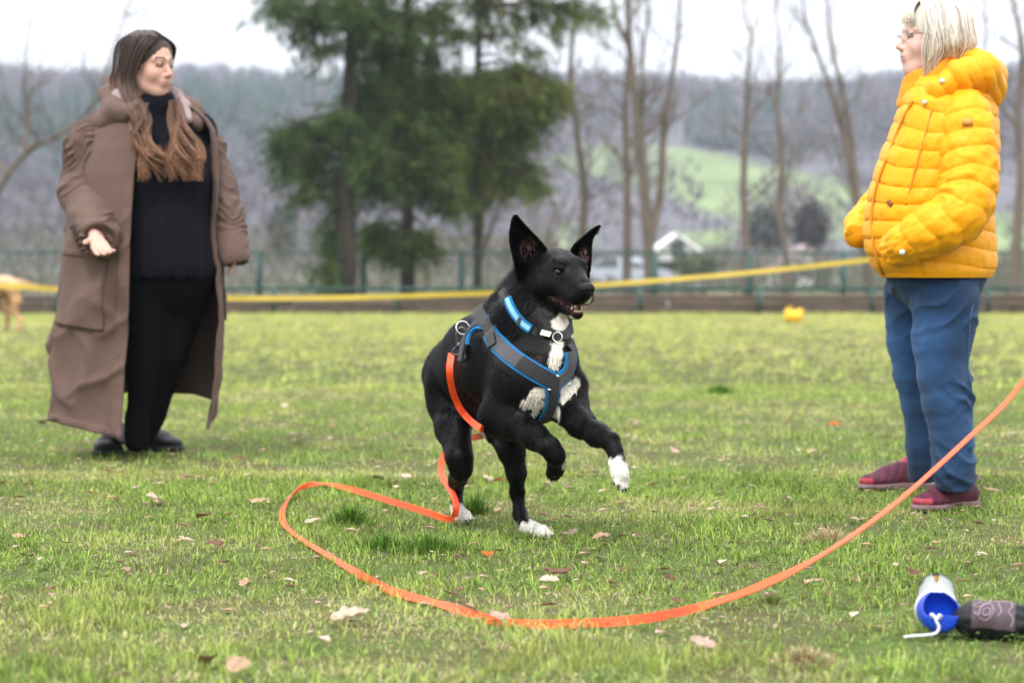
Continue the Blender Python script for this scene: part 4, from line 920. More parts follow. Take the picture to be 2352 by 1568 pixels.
# quilted sleeve builder
def qsleeve(pts, rad, pitch, seedn, parent, squash=1.0):
    P = catmull(pts, 10); R_ = catmull(np.array([[q, 0, 0] for q in rad]), 10)[:, 0]; n = len(P); L = np.r_[0, np.cumsum(np.linalg.norm(np.diff(P, axis=0), axis=1))]
    m = 200; t = np.linspace(0, L[-1], m); Q = np.stack([np.interp(t, L, P[:, k]) for k in range(3)], 1); rr_ = np.interp(t, L, R_)
    Q = np.array([np.convolve(np.pad(Q[:, k], 6, 'edge'), np.ones(13) / 13, 'valid') for k in range(3)]).T
    T = np.gradient(Q, axis=0); T /= np.linalg.norm(T, axis=1)[:, None]; x = unit(np.cross(T[0], [0, 1, 0])); V = []; n2 = 72
    for i in range(m):
        x = unit(x - T[i] * (x @ T[i])); y = np.cross(T[i], x)
        a = 2 * math.pi * np.arange(n2) / n2; nz_ = vnoise(np.stack([np.cos(a) * 1.5, np.sin(a) * 1.5, 0 * a + t[i] * 9], -1), 1, seedn + 3)
        q = (t[i] + .012 * np.sin(a + 1) + .010 * nz_) / pitch; pf = np.abs(np.sin(math.pi * q)) ** .42
        wv = vnoise(np.stack([np.cos(a) * 2.2, np.sin(a) * 2.2, 0 * a + t[i] * 26 + seedn], -1), 1.7, seedn)
        e = sstep(0, .05, i / m) * .8 + .2; r = rr_[i] * .955 + (.0078 * pf - .004) * e + .0052 * wv * pf + .0030 * vnoise(np.stack([np.cos(a) * 9, np.sin(a) * 9, 0 * a + t[i] * 40], -1), 1, seedn + 8); V += list(Q[i] + r[:, None] * (np.cos(a)[:, None] * x + np.sin(a)[:, None] * y))
    F = [(i * n2 + k, i * n2 + (k + 1) % n2, (i + 1) * n2 + (k + 1) % n2, (i + 1) * n2 + k) for i in range(m - 1) for k in range(n2)]; F += [tuple(reversed(range(n2))), tuple((m - 1) * n2 + k for k in range(n2))]
    return link('sleeve', mesh('sleeve', V, F, M_puf), parent), V, F
sl, SV, SF = qsleeve([B(2200, 215, -.10), B(2218, 268, -.16), B(2224, 350, -.20), B(2222, 430, -.23), B(2200, 492, -.26), B(2140, 530, -.26), B(2078, 562, -.22), B(2045, 578, -.17)], [.050, .085, .096, .098, .094, .083, .066, .050], .061, 3, jacket)
qsleeve([B(2130, 225, .12), B(2120, 290, .2), B(2090, 380, .25), B(2050, 450, .28), B(2005, 500, .22), B(1978, 525, .14), B(1972, 545, .08)], [.05, .08, .085, .08, .07, .058, .045], .061, 8, jacket)
slt = BVHTree.FromPolygons([Vector(v) for v in SV], [tuple(int(q) for q in f) for f in SF])
# collar, hood
def tubeS(pts, k=.03, h=.005, pad=.14):
    P = np.array([p for p, _ in pts]); S = SDF(P.min(0) - pad, P.max(0) + pad, h); S.chain(pts, k); return S
S = SDF(B(2030, 260, 0) * [1, 0, 1] + [0, D2 - .25, 0], B(2250, 110, 0) * [1, 0, 1] + [0, D2 + .25, 0], .0045)
for a in np.linspace(0, 2 * math.pi, 28, endpoint=False):
    ca, sa = math.cos(a), math.sin(a); top = B(2140 + 60 * ca, 160 - 28 * ca - 6 * abs(sa), .078 * sa); bot = B(2140 + 66 * ca, 225 - 18 * ca, .098 * sa); S.cone(top, bot, .012, .022, .012)
cl_, _, _ = cloth_obj('collar', S, M_pufc, jacket, lambda V, N: .003 * fbm(V * [1, 1, 2.5], 14, 51))
hp = [(B(2128, 238, -.15), .022), (B(2160, 206, -.15), .032), (B(2205, 176, -.145), .046), (B(2252, 164, -.10), .053), (B(2266, 176, 0.02), .058), (B(2243, 160, .12), .052), (B(2180, 180, .16), .035)]
S = tubeS(hp); S.chain([(B(2235, 150, -.04), .052), (B(2268, 200, -.02), .050), (B(2276, 222, .0), .036)], .03); S.ell(B(2238, 185, 0), (.075, .13, .06), None, .03)
def hq(V, N):
    q = (V[:, 0] * 1.0 + V[:, 2] * .6 + .02 * vnoise(V, 9, 3)) / .055; return .008 * np.abs(np.sin(math.pi * q)) ** .6 - .003 + .0025 * fbm(V, 25, 7)
cloth_obj('hood', S, M_puf, jacket, hq)
# zip placket, pocket flaps, snaps, patch
def surf_path(trees, pts, off=.004):
    out = []
    for x, y in pts:
        best = None
        for t in trees:
            p, n = on_surface(t, x, y, off)
            if p is not None and (best is None or p[1] < best[1]): best = p
        if best is not None: out.append(best)
    return out
pp = surf_path([jkt], [(2098, 232), (2075, 275), (2052, 330), (2030, 385), (2012, 440), (2004, 500), (2008, 560), (2020, 605), (2030, 630)], .004)
M_zip = mat('zip_piping', (.55, .22, .01), rough=.6)
if len(pp) > 3: m = MB(); m.tube(catmull(pp, 10), .0045, 6); m.build('zip', M_zip, jacket)
pp = surf_path([jkt], [(2140, 250), (2128, 300), (2110, 360), (2094, 420), (2082, 470)], .002)
if len(pp) > 3: m = MB(); m.tube(catmull(pp, 10), .0035, 6); m.build('front_seam', M_zip, jacket)
M_snap = mat('white_snap', (.75, .72, .70), rough=.35, spec=.5)
for x, y, q in ((2058, 256, .008), (2126, 236, .007), (2130, 192, .008), (2073, 578, .009)):
    p = surf_path([jkt, slt], [(x, y)], .008)
    if (x, y) == (2130, 192): p = [B(2164, 186, -.19)]
    if p: m = MB(); m.tube([p[0] + [0, .004, 0], p[0] - [0, .004, 0]], q, 12); m.build('snap_button', M_snap, jacket)
p = surf_path([slt], [(2222, 282)], .006)
M_patch = mat('tan_leather_patch', (.62, .30, .05), rough=.7); M_brown = mat('brown_tab', (.20, .07, .03), rough=.6)
if p: m = MB(); m.box(p[0], (.034, .004, .022)); m.build('patch', M_patch, sl)
p = surf_path([jkt, slt], [(2047, 468)], .004)
if p: m = MB(); m.box(p[0], (.012, .012, .03), frame([.8, 0, .6])); m.build('pocket_tab', M_brown, jacket)
# hair: blond bob
T2 = lambda *p: h2o + h2R @ (np.array(p) * k2)
S = SDF(h2o - .18, h2o + .18, .0045)
S.ell(T2(-.022, 0, .040), (.110, .094, .098), h2R, .02); S.ell(T2(-.045, 0, -.02), (.080, .094, .085), h2R, .03); S.cone(T2(.002, .074, .0), T2(.012, .070, -.085), .026, .012, .02); S.cone(T2(.002, -.074, .0), T2(.012, -.070, -.085), .026, .012, .02)
S.ell(T2(.098, 0, -.04), (.095, .062, .115), h2R, .012, True)
bc = lambda V: np.array([.62, .57, .49]) * (1 + .18 * vnoise(V * [1, 1, .15], 80, 5))[:, None]
cap2, _, _ = cloth_obj('hair', S, M_hair, w2, lambda V, N: .003 * vnoise(V * [1, 1, .12], 90, 6), bc, 2)
st = []; rs = np.random.default_rng(12)
for i in range(1000):
    sd = -1 if i % 3 == 0 else 1; a = rs.uniform(-.115, .055); p0 = np.array([a * .55 + .01, sd * .012, .142 - 2.5 * (a * .55) ** 2]); y1 = sd * (.095 + rs.uniform(0, .010)); fr_ = sstep(-.02, .05, a); ln = -.02 - .075 * fr_ + .02 * rs.normal() * .6 - .03 * sstep(-.06, -.115, a) * 0
    q = [T2(*p0), T2(a * .95, y1 * .70, .105 - 3.2 * a * a), T2(a * 1.0, y1 * (1.0 - 3.5 * max(-a - .05, 0)), .035), T2(a * 1.0 + rs.normal(0, .010), y1 * (1.04 - 4.5 * max(-a - .05, 0)), -.02 + .3 * ln), T2(a * .92 + .012 * fr_ + rs.normal(0, .005), y1 * (.90 - 4 * max(-a - .05, 0)), ln - .028)]
    st.append(catmull(q, 5))
for i in range(150):                             # fringe swept over the forehead
    y = rs.uniform(-.05, .06); st.append(catmull([T2(.015, y * .3, .138), T2(.055, y * .8, .116), T2(.083 - 2 * y * y, y, .086), T2(.092 - 5 * y * y, y * 1.1 + .008, .056 + rs.normal(0, .008))], 5))
tone2 = rs.uniform(.7, 1.1, len(st) + 5); dk2 = rs.uniform(0, 1, len(st) + 5) < .16; dk2[1000:] = False
def hc2(i, z):
    c = np.tile(np.array([.74, .69, .62]) * tone2[i], (len(z), 1)); 
    if dk2[i]: c = c * np.array([.50, .44, .38])
    k = sstep(.5, 1, z)[:, None]; return c * (1 - k * np.array([.08, .16, .28]))
ribbons('strands', st, M_hair, cap2, .0028, hc2)
# thin rimmed glasses
gl = MB(); M_gl = mat('glasses_frame', (.25, .20, .19), rough=.3, metal=.5)
for s in (-1, 1):
    c = [(.103 - .006 * (abs(math.cos(a)) if math.cos(a) * s > 0 else 0), s * .031 + .021 * math.cos(a), .006 + .015 * math.sin(a)) for a in np.linspace(0, 2 * math.pi, 20)]; gl.tube([T2(*q) for q in c], .0009, 5, cap=False)
    gl.tube([T2(.099, s * .052, .012), T2(.05, s * .078, .012), T2(-.01, s * .083, .010)], .0014, 5)
gl.tube([T2(.106, -.010, .010), T2(.108, 0, .012), T2(.106, .010, .010)], .0014, 5); gl.build('glasses', M_gl, w2)

tick('people')

# ---------------------------------------------------------------- the black dog
dog = empty('dog', G(1150, 1215), 'black dog with white chest and white paws leaping forward in a blue-edged harness', 'dog')
M_fur = mat('short_fur', attr=True, rough=.36, spec=.10, bump=.22, bscale=190, stretch=(1, 1, .45)); M_fur2 = mat('fur_tips', attr=True, rough=.42, spec=.06)
Dp = W
S = SDF([-.34, 6.15, -.01], [.45, 7.72, .96], .0042)
c_ = S.chain
c_([(Dp(1044, 858, 7.28), .088), (Dp(1098, 848, 7.12), .104), (Dp(1160, 842, 6.98), .130)], .05)
c_([(Dp(1160, 842, 6.98), .130), (Dp(1216, 862, 6.86), .126)], .05)
c_([(Dp(1058, 832, 7.28), .078), (Dp(1092, 796, 7.14), .075), (Dp(1145, 752, 7.02), .078)], .05)
S.ell(Dp(1230, 878, 6.80), (.108, .12, .112), None, .05)                       # chest
c_([(Dp(1185, 800, 6.93), .108), (Dp(1222, 730, 6.88), .094), (Dp(1252, 672, 6.87), .082)], .05)   # neck
S.cone(Dp(1165, 700, 6.97), Dp(1215, 640, 6.90), .048, .05, .03); S.cone(Dp(1262, 760, 6.80), Dp(1278, 820, 6.76), .060, .062, .04)
S.ell(Dp(1072, 960, 6.95), (.035, .05, .06), None, .04, True); S.ell(Dp(1176, 850, 6.83), (.055, .05, .085), None, .02); S.ell(Dp(1022, 880, 7.20), (.058, .06, .085), None, .02)
# hind legs
c_([(Dp(1032, 868, 7.26), .076), (Dp(1029, 930, 7.2), .053), (Dp(1036, 985, 7.12), .042), (Dp(1052, 1050, 7.02), .031), (Dp(1057, 1080, 7.02), .026)], .03)
S.cone(Dp(1050, 975, 7.1), Dp(1064, 1050, 7.02), .038, .022, .03)
c_([(Dp(1060, 1078, 7.03), .030), (Dp(1052, 1098, 7.2), .025), (Dp(1048, 1112, 7.34), .021)], .02)
c_([(Dp(1048, 1108, 7.34), .021), (Dp(1050, 1160, 7.31), .0165), (Dp(1054, 1184, 7.29), .018)], .015)
c_([(Dp(1110, 900, 7.12), .085), (Dp(1150, 975, 7.0), .052), (Dp(1174, 1030, 6.92), .034), (Dp(1186, 1085, 6.92), .0265)], .035)
c_([(Dp(1186, 1085, 6.92), .026), (Dp(1188, 1130, 6.98), .0185), (Dp(1194, 1180, 6.96), .0165), (Dp(1210, 1208, 6.92), .019)], .02)
# fore legs
c_([(Dp(1190, 900, 6.84), .085), (Dp(1150, 955, 6.82), .058), (Dp(1185, 975, 6.76), .042), (Dp(1228, 1002, 6.68), .032), (Dp(1262, 1026, 6.62), .0275)], .03)
c_([(Dp(1262, 1026, 6.62), .0275), (Dp(1276, 1046, 6.62), .025), (Dp(1278, 1064, 6.66), .022)], .015)
c_([(Dp(1302, 890, 6.80), .062), (Dp(1310, 938, 6.76), .046), (Dp(1333, 972, 6.68), .035), (Dp(1372, 998, 6.60), .028), (Dp(1402, 1012, 6.55), .0235)], .03)
c_([(Dp(1402, 1012, 6.55), .0235), (Dp(1413, 1035, 6.53), .0185), (Dp(1419, 1062, 6.51), .020)], .015)
def paw(c, fwd, up, w=.020, L=.030, k=.006):
    R = frame(fwd, up); S.ell(c, (.030, .026, .019), R, .012)
    for q, (a, b) in enumerate(((.018, -1.35), (.030, -.48), (.030, .48), (.018, 1.35))):
        S.ell(c + R @ np.array([a, b * .0128, -.003]), (.0165, .0082, .0105), R, .003)
g1 = G(1062, 1203) + [0, 0, .022]; paw(g1, (.35, -.9, -.05), (0, 0, 1)); S.cone(Dp(1054, 1184, 7.29), g1, .021, .022, .015)
g2 = G(1240, 1238) + [0, .01, .022]; paw(g2, (.75, -.62, -.1), (0, 0, 1)); S.cone(Dp(1210, 1208, 6.92), g2 + [-.02, .02, .004], .021, .021, .015)
p3 = Dp(1277, 1074, 6.66); paw(p3, (-.12, .55, -.80), (.25, -.8, -.5)); p4 = Dp(1424, 1086, 6.50); paw(p4, (.28, -.30, -.92), (.60, -.60, .45))
S.cone(Dp(1419, 1062, 6.51), p4, .022, .021, .01)
# head
ho = W(1285, 631, 6.80); hR = frame([.47, -.86, -.23], (0.02, 0, 1)); hk = 1.06
H = lambda *p: ho + hR @ (np.array(p, float) * hk)
def E(c, r, k=.02, sub=False, R=None): S.ell(H(*c), np.array(r) * hk, hR if R is None else R, k, sub)
def C(a, b, ra, rb, k=.015, sub=False): S.cone(H(*a), H(*b), ra * hk, rb * hk, k, sub)
E((-.012, 0, .006), (.082, .066, .058), .03); E((.030, 0, .022), (.045, .047, .036), .025); E((.0, .036, -.022), (.052, .032, .044), .03); E((.0, -.036, -.022), (.052, .032, .044), .03)
C((.045, 0, .008), (.116, 0, -.008), .042, .0290, .02); C((.05, .018, -.026), (.124, .014, -.031), .034, .0225, .015); C((.05, -.018, -.026), (.124, -.014, -.031), .034, .0225, .015)
C((.118, 0, -.010), (.138, 0, -.014), .0270, .0225, .012)
for s in (-1, 1):
    E((.050, s * .030, .046), (.018, .016, .010), .015); E((.0600, s * .0385, .0215), (.012, .0095, .0085), .007, True); E((.058, s * .036, .0325), (.013, .012, .006), .008); C((.075, s * .024, .010), (.11, s * .017, .002), .008, .006, .01, False)
    E((.030, s * .048, -.022), (.03, .018, .022), .025)
# lower jaw and the open mouth
C((.005, .022, -.058), (.108, .009, -.0800), .022, .0125, .02); C((.005, -.022, -.058), (.108, -.009, -.0800), .022, .0125, .02); C((-.03, 0, -.06), (.03, 0, -.07), .032, .026, .04)
C((.108, -.007, -.080), (.108, .007, -.080), .0125, .0125, .008)
for s in (-1, 1): C((.042, s * .052, -.050), (.135, s * .030, -.066), .0040, .0070, .004, True)
C((.085, 0, -.060), (.150, 0, -.065), .008, .0105, .006, True)
V, F = S.mesh(); V = relax(V, F, 1, .4)
# ears: cupped leaves of skin set into the skull, part of the same body mesh
def ear(rows, d, cup, thick=.006, n=11, back=.02):
    """rows: (lx,ly, rx,ry, depth offset) from base to tip in photo columns/rows"""
    rows = np.array(rows, float); m = 16; tt = np.linspace(0, 1, len(rows)); t2 = np.linspace(0, 1, m)
    rw = np.stack([np.interp(t2, tt, rows[:, k]) for k in range(5)], 1)
    for k in range(5): rw[1:-1, k] = (rw[:-2, k] + 2 * rw[1:-1, k] + rw[2:, k]) / 4
    fr_, bk = [], []
    for lx, ly, rx, ry, do in rw:
        wd = math.hypot(rx - lx, ry - ly) / FPX * d
        for q in np.linspace(-1, 1, n):
            x = lx + (rx - lx) * (q + 1) / 2; y = ly + (ry - ly) * (q + 1) / 2; dep = (1 - q * q) * cup * wd
            fr_.append(W(x, y, d + do + dep)); cx, cy_ = (lx + rx) / 2, (ly + ry) / 2
            bk.append(W(cx + (x - cx) * (1 + thick / max(wd, .008) * .8), cy_ + (y - cy_) * 1.0 - 1, d + do + dep + thick * (1.0 if abs(q) < .99 else .3)))
    A1 = gridF(m, n); A2 = gridF(m, n, m * n, True); N = m * n
    e = [(j, N + j, N + j + 1, j + 1)[::-1] for j in range(n - 1)] + [((m - 1) * n + j, (m - 1) * n + j + 1, N + (m - 1) * n + j + 1, N + (m - 1) * n + j)[::-1] for j in range(n - 1)]
    e += [(i * n, (i + 1) * n, N + (i + 1) * n, N + i * n)[::-1] for i in range(m - 1)] + [(i * n + n - 1, N + i * n + n - 1, N + (i + 1) * n + n - 1, (i + 1) * n + n - 1)[::-1] for i in range(m - 1)]
    return np.array(fr_ + bk), np.concatenate([A1, A2, np.array(e)]), m * n
E1 = ear([(1196, 652, 1250, 618, .03), (1184, 606, 1263, 592, .02), (1176, 578, 1256, 573, .012), (1171, 555, 1243, 556, .008), (1171, 535, 1226, 538, .006), (1174, 518, 1208, 520, .004), (1177, 504, 1195, 505, .002), (1181, 494, 1187, 494, 0)], 6.80, .55)
E2 = ear([(1316, 606, 1352, 640, .04), (1310, 578, 1357, 606, .03), (1318, 561, 1358, 585, .025), (1334, 548, 1358, 566, .02), (1346, 539, 1360, 552, .012), (1356, 530, 1366, 540, 0), (1368, 521, 1375, 529, -.012), (1377, 517, 1380, 520, -.018)], 6.86, .42)
nb = len(V); V = np.vstack([V, E1[0], E2[0]]); F = np.concatenate([F, E1[1] + nb, E2[1] + nb + len(E1[0])])
bvh = BVHTree.FromPolygons([Vector(v) for v in V[:nb]], [tuple(int(i) for i in f) for f in F[(F < nb).all(1)]])
def dsurf(x, y, off=.0): return on_surface(bvh, x, y, off)
WH = []                                          # white markings: (point on the coat, radii in m, x-stretch)
def wmark(x, y, r, k=1.0):
    p, n = dsurf(x, y)
    if p is not None: WH.append((p, r, k))
for x, y, r in ((1296, 742, .030), (1312, 748, .024), (1306, 756, .020), (1284, 748, .022), (1283, 790, .020), (1279, 812, .024), (1276, 832, .022), (1286, 772, .016), (1222, 922, .024), (1206, 928, .014), (1230, 906, .020), (1238, 930, .020), (1246, 902, .018), (1230, 948, .013),
               (1310, 888, .020), (1320, 876, .015), (1302, 898, .020), (1296, 918, .013), (1276, 950, .02)): wmark(x, y, r)
for x, y in ((1300, 746), (1312, 750), (1322, 748), (1308, 760)): l_, _, _, _ = bvh.find_nearest(Vector(W(x, y, 6.76))); WH.append((np.array(l_), .022, 1))
def coatcol(P):
    c = np.tile(np.array([.0028, .0026, .0029]), (len(P), 1)); c *= (1 + .25 * vnoise(P, 25, 3))[:, None]
    w = np.zeros(len(P)); nz = .007 * vnoise(P * [1, 1, .5], 95, 7) + .004 * vnoise(P * [1, 1, .4], 220, 8)
    for p, r, k in WH: w = np.maximum(w, sstep(.004, -.004, np.linalg.norm(P - p, axis=1) - r * .92 + nz))
    def zone(m, edge): return sstep(.006, -.006, edge + nz * 1.6) * m
    x = P[:, 0]; z = P[:, 2]; y_ = P[:, 1]
    hl1 = (np.linalg.norm(P[:, :2] - g1[:2], axis=1) < .12); w = np.maximum(w, zone(hl1, z - .062))
    hl2 = (np.linalg.norm(P[:, :2] - g2[:2], axis=1) < .14); w = np.maximum(w, zone(hl2, z - .060 - .3 * (x - g2[0])))
    fl = (x > W(1386, 1000, 6.5)[0]); w = np.maximum(w, zone(fl, z - W(0, 1052, 6.5)[2]))
    w = np.maximum(w, .9 * zone(np.ones(len(P)), np.linalg.norm((P - Dp(1151, 1030, 6.93)) / [.55, 1, 2.2], axis=1) - .020)); w = np.maximum(w, .9 * zone(np.ones(len(P)), np.linalg.norm((P - Dp(1083, 1010, 7.08)) / [.5, 1, 2.6], axis=1) - .018))
    w = np.maximum(w, zone(np.ones(len(P)), np.linalg.norm(P - Dp(1100, 1000, 7.0), axis=1) - .035) * .8); w = np.maximum(w, zone(np.ones(len(P)), np.linalg.norm((P - Dp(1301, 1066, 6.64)) / [.6, 1, 1.4], axis=1) - .014))
    w = np.maximum(w, zone(np.ones(len(P)), np.linalg.norm((P - H(.118, -.012, -.094)) / [1, 1, .6], axis=1) - .012)); w = np.maximum(w, .85 * zone(np.ones(len(P)), np.linalg.norm(P - H(.146, .012, -.036), axis=1) - .008))
    cw_ = np.array([.60, .55, .48]) * (1 + .10 * vnoise(P, 60, 9))[:, None]; paww = ((z < .09) | (fl & (z < W(0, 1045, 6.5)[2])))[:, None]; cw_ = np.where(paww, cw_ * np.array([1.1, 1.14, 1.2]), cw_)
    c = c * (1 - w[:, None]) + cw_ * w[:, None]
    return c, w
cV, wV = coatcol(V)
L = (V - ho) @ hR / hk                            # mouth, gums, eye rims
inm = (L[:, 0] > .035) & (L[:, 0] < .15) & (abs(L[:, 1]) < .018) & (abs(L[:, 2] + .058 + .11 * (L[:, 0] - .09)) < .016); inm[nb:] = False; cV[inm] = (.07, .016, .018)
gum = (L[:, 0] > .03) & (L[:, 0] < .14) & (abs(L[:, 1]) >= .016) & (abs(L[:, 1]) < .05) & (abs(L[:, 2] + .055 + .14 * (L[:, 0] - .09)) < .0085); gum[nb:] = False; gw = (.5 + .5 * vnoise(V[gum], 220, 4))[:, None]; gw = gw ** 3; cV[gum] = np.array([.010, .007, .008]) * (1 - gw) + np.array([.30, .12, .12]) * gw
rim = np.zeros(len(V), bool)
for s in (-1, 1): rim |= np.linalg.norm(L - np.array([.0595, s * .0385, .0225]), axis=1) < .0165
rim[nb:] = False; cV[rim] = (.004, .004, .004)
for (Ex, o0, cx, cy_, rx, ry) in ((E1, nb, 1218, 592, 22, 46), (E2, nb + len(E1[0]), 1343, 590, 12, 20)):     # pink inner ears
    m_ = Ex[2]; P = Ex[0][:m_]; px = (P[:, 0] / P[:, 1]) * FPX + 1176; py = HOR - (P[:, 2] - CAM_H) / P[:, 1] * FPX
    k = sstep(1.15, .5, np.sqrt(((px - cx) / rx) ** 2 + ((py - cy_) / ry) ** 2) + .35 * vnoise(P, 70, 5)); cV[o0:o0 + m_] = cV[o0:o0 + m_] * (1 - k[:, None]) + np.array([.38, .21, .19]) * k[:, None] * .9
body = link('body', mesh('body', V, F, M_fur, cV), dog)
# face pieces
M_nose = mat('wet_nose', (.003, .003, .004), rough=.3, spec=.25, bump=.5, bscale=350); M_dark = mat('dark_nostril', (.002, .002, .002), rough=.9)
S = SDF(H(.14, 0, -.012) - .06, H(.14, 0, -.012) + .06, .002)
S.ell(H(.150, 0, -.002), np.array((.0130, .0220, .0165)) * hk, hR, .004); S.ell(H(.149, 0, -.016), np.array((.009, .008, .012)) * hk, hR, .008)
for s in (-1, 1): S.ell(H(.161, s * .0075, -.006), np.array((.006, .0042, .0038)) * hk, hR, .002, True); S.ell(H(.158, s * .014, -.009), np.array((.008, .003, .0022)) * hk, hR, .002, True)
nose_o, _, _ = cloth_obj('nose', S, M_nose, dog)
M_deye = mat('dog_eye', attr=True, rough=.05, spec=.8)
for s in (-1, 1):
    c = H(.0545, s * .0360, .0210); dr = unit(hR @ np.array([.80, s * .55, .10])); R_ = frame(dr); P = []; C_ = []; Fq = []; n1, n2 = 10, 16
    for i in range(n1 + 1):
        th = math.pi * i / n1
        for j in range(n2): ph = 2 * math.pi * j / n2; P.append(c + R_ @ (np.array([math.cos(th), math.sin(th) * math.cos(ph), math.sin(th) * math.sin(ph)]) * .0104 * hk)); C_.append((.002, .002, .002) if th < .5 else (.020, .010, .006) if th < 1.0 else (.12, .10, .09))
    for i in range(n1):
        for j in range(n2): Fq.append((i * n2 + j, i * n2 + (j + 1) % n2, (i + 1) * n2 + (j + 1) % n2, (i + 1) * n2 + j))
    link('eye', mesh('eye', P, Fq, M_deye, np.array(C_)), dog)
M_tooth = mat('tooth', (.78, .68, .50), rough=.3, spec=.5); M_tongue = mat('tongue', (.40, .11, .11), rough=.35, spec=.5)
def tooth(a, b, r):
    m = MB(); m.tube([H(*a), (H(*a) + H(*b)) / 2, H(*b)], [r * hk, r * .8 * hk, r * .15 * hk], 7); m.build('tooth', M_tooth, dog)
for s in (-1, 1):
    tooth((.108, s * .0145, -.074), (.1125, s * .0150, -.0545), .0030); tooth((.128, s * .0150, -.046), (.1275, s * .0155, -.061), .0034)
    for q in range(3): tooth((.118, s * (.0025 + q * .0040), -.073), (.120, s * (.0025 + q * .0040), -.066), .0022)
    for q in range(4): tooth((.045 + q * .013, s * (.041 - q * .0055), -.040 - q * .002), (.046 + q * .013, s * (.041 - q * .0055), -.049 - q * .002), .0036)
    for q in range(3): tooth((.062 + q * .013, s * (.030 - q * .004), -.070), (.062 + q * .013, s * (.030 - q * .004), -.061), .0034)
S = SDF(H(.07, 0, -.06) - .07, H(.07, 0, -.06) + .07, .003); S.cone(H(.03, 0, -.060), H(.100, 0, -.067), .017 * hk, .011 * hk, .006); cloth_obj('tongue', S, M_tongue, dog)
S = SDF(p3 - .06, p3 + .06, .003)
# claws and pads
M_pad = mat('paw_pad', (.015, .014, .014), rough=.8, bump=.4, bscale=150); M_claw = mat('claw', (.03, .028, .025), rough=.4)
R4 = frame((.28, -.30, -.92), (.60, -.60, .45)); S = SDF(p4 - .07, p4 + .07, .0028)
for a, b in ((.018, -1.35), (.032, -.48), (.032, .48), (.018, 1.35)): S.ell(p4 + R4 @ np.array([a + .004, b * .0128, -.0115]), (.0115, .0065, .005), R4, .001)
S.ell(p4 + R4 @ np.array([-.006, 0, -.014]), (.014, .016, .007), R4, .002); cloth_obj('paw_pads', S, M_pad, dog)
R3 = frame((-.12, .55, -.80), (.25, -.8, -.5)); R1 = frame((.35, -.9, -.05)); R2 = frame((.75, -.62, -.1))
for c0, Rr in ((p3, R3), (p4, R4), (g1, R1), (g2, R2)):
    m = MB()
    for a, b in ((.018, -1.35), (.030, -.48), (.030, .48), (.018, 1.35)): q = c0 + Rr @ np.array([a + .014, b * .0128, -.002]); m.tube([q, q + Rr @ np.array([.006, 0, -.003]), q + Rr @ np.array([.010, 0, -.008])], [.0028, .0022, .0008], 5)
    m.build('claws', M_claw, dog)

# ---- straps: bands laid over the coat
straps_V = []; straps_F = []; sn = 0
def band(name, P, width, m, parent, off=.006, thick=.0028, k=5, closed=False, wmul=None, nrm=None):
    global sn
    P = catmull(P, 8); n = len(P); T = np.gradient(P, axis=0); V = []; 
    for i in range(n):
        loc, nor, _, _ = bvh.find_nearest(Vector(P[i])); N = np.array(nor) if nrm is None else unit(nrm)
        sd = unit(np.cross(T[i], N)); w = width * (wmul(i / (n - 1)) if wmul else 1); top = []; bot = []
        for q in np.linspace(-1, 1, k):
            p = P[i] + sd * q * w / 2
            if off is not None:
                l2, n2, _, _ = bvh.find_nearest(Vector(p)); p = np.array(l2); top.append(p + N * (off + thick)); bot.append(p + N * (off - .004))
            else: top.append(p + N * thick / 2); bot.append(p - N * thick / 2)
        V += top + bot[::-1]
    V = np.array(V); kk = 2 * k
    if off is not None:                          # smooth along the strap
        Vr = V.reshape(n, kk, 3)
        for _ in range(3): Vr[1:-1] = (Vr[:-2] + 2 * Vr[1:-1] + Vr[2:]) / 4
        V = Vr.reshape(-1, 3)
    Fq = [(i * kk + j, (i + 1) * kk + j, (i + 1) * kk + (j + 1) % kk, i * kk + (j + 1) % kk) for i in range(n - 1) for j in range(kk)] + [tuple(range(kk)), tuple((n - 1) * kk + j for j in reversed(range(kk)))]
    straps_V.append(V); straps_F.extend([tuple(a + sn for a in f) for f in Fq]); sn += len(V)
    return link(name, mesh(name, V, Fq, m, smooth=False), parent)
M_web = mat('grey_webbing', (.055, .051, .058), rough=.75, sheen=.2, bump=.7, bscale=600); M_webd = mat('dark_webbing', (.015, .014, .016), rough=.8, sheen=.15, bump=.5, bscale=500)
M_blue = mat('blue_mesh', (.006, .15, .36), rough=.75, bump=.6, bscale=500); M_lblue = mat('pale_blue_print', (.18, .42, .55), rough=.6); M_metal = mat('steel', (.62, .62, .60), rough=.25, metal=1); M_gun = mat('gunmetal', (.09, .09, .09), rough=.35, metal=.8); M_plast = mat('black_plastic', (.02, .02, .022), rough=.4, spec=.5)
har = link('harness', bpy.data.meshes.new('harness'), dog)
def dp(*xy): return [p for p in (dsurf(x, y)[0] for x, y in xy) if p is not None]
def near(x, y, d):
    l, n_, _, _ = bvh.find_nearest(Vector(W(x, y, d))); return np.array(l)
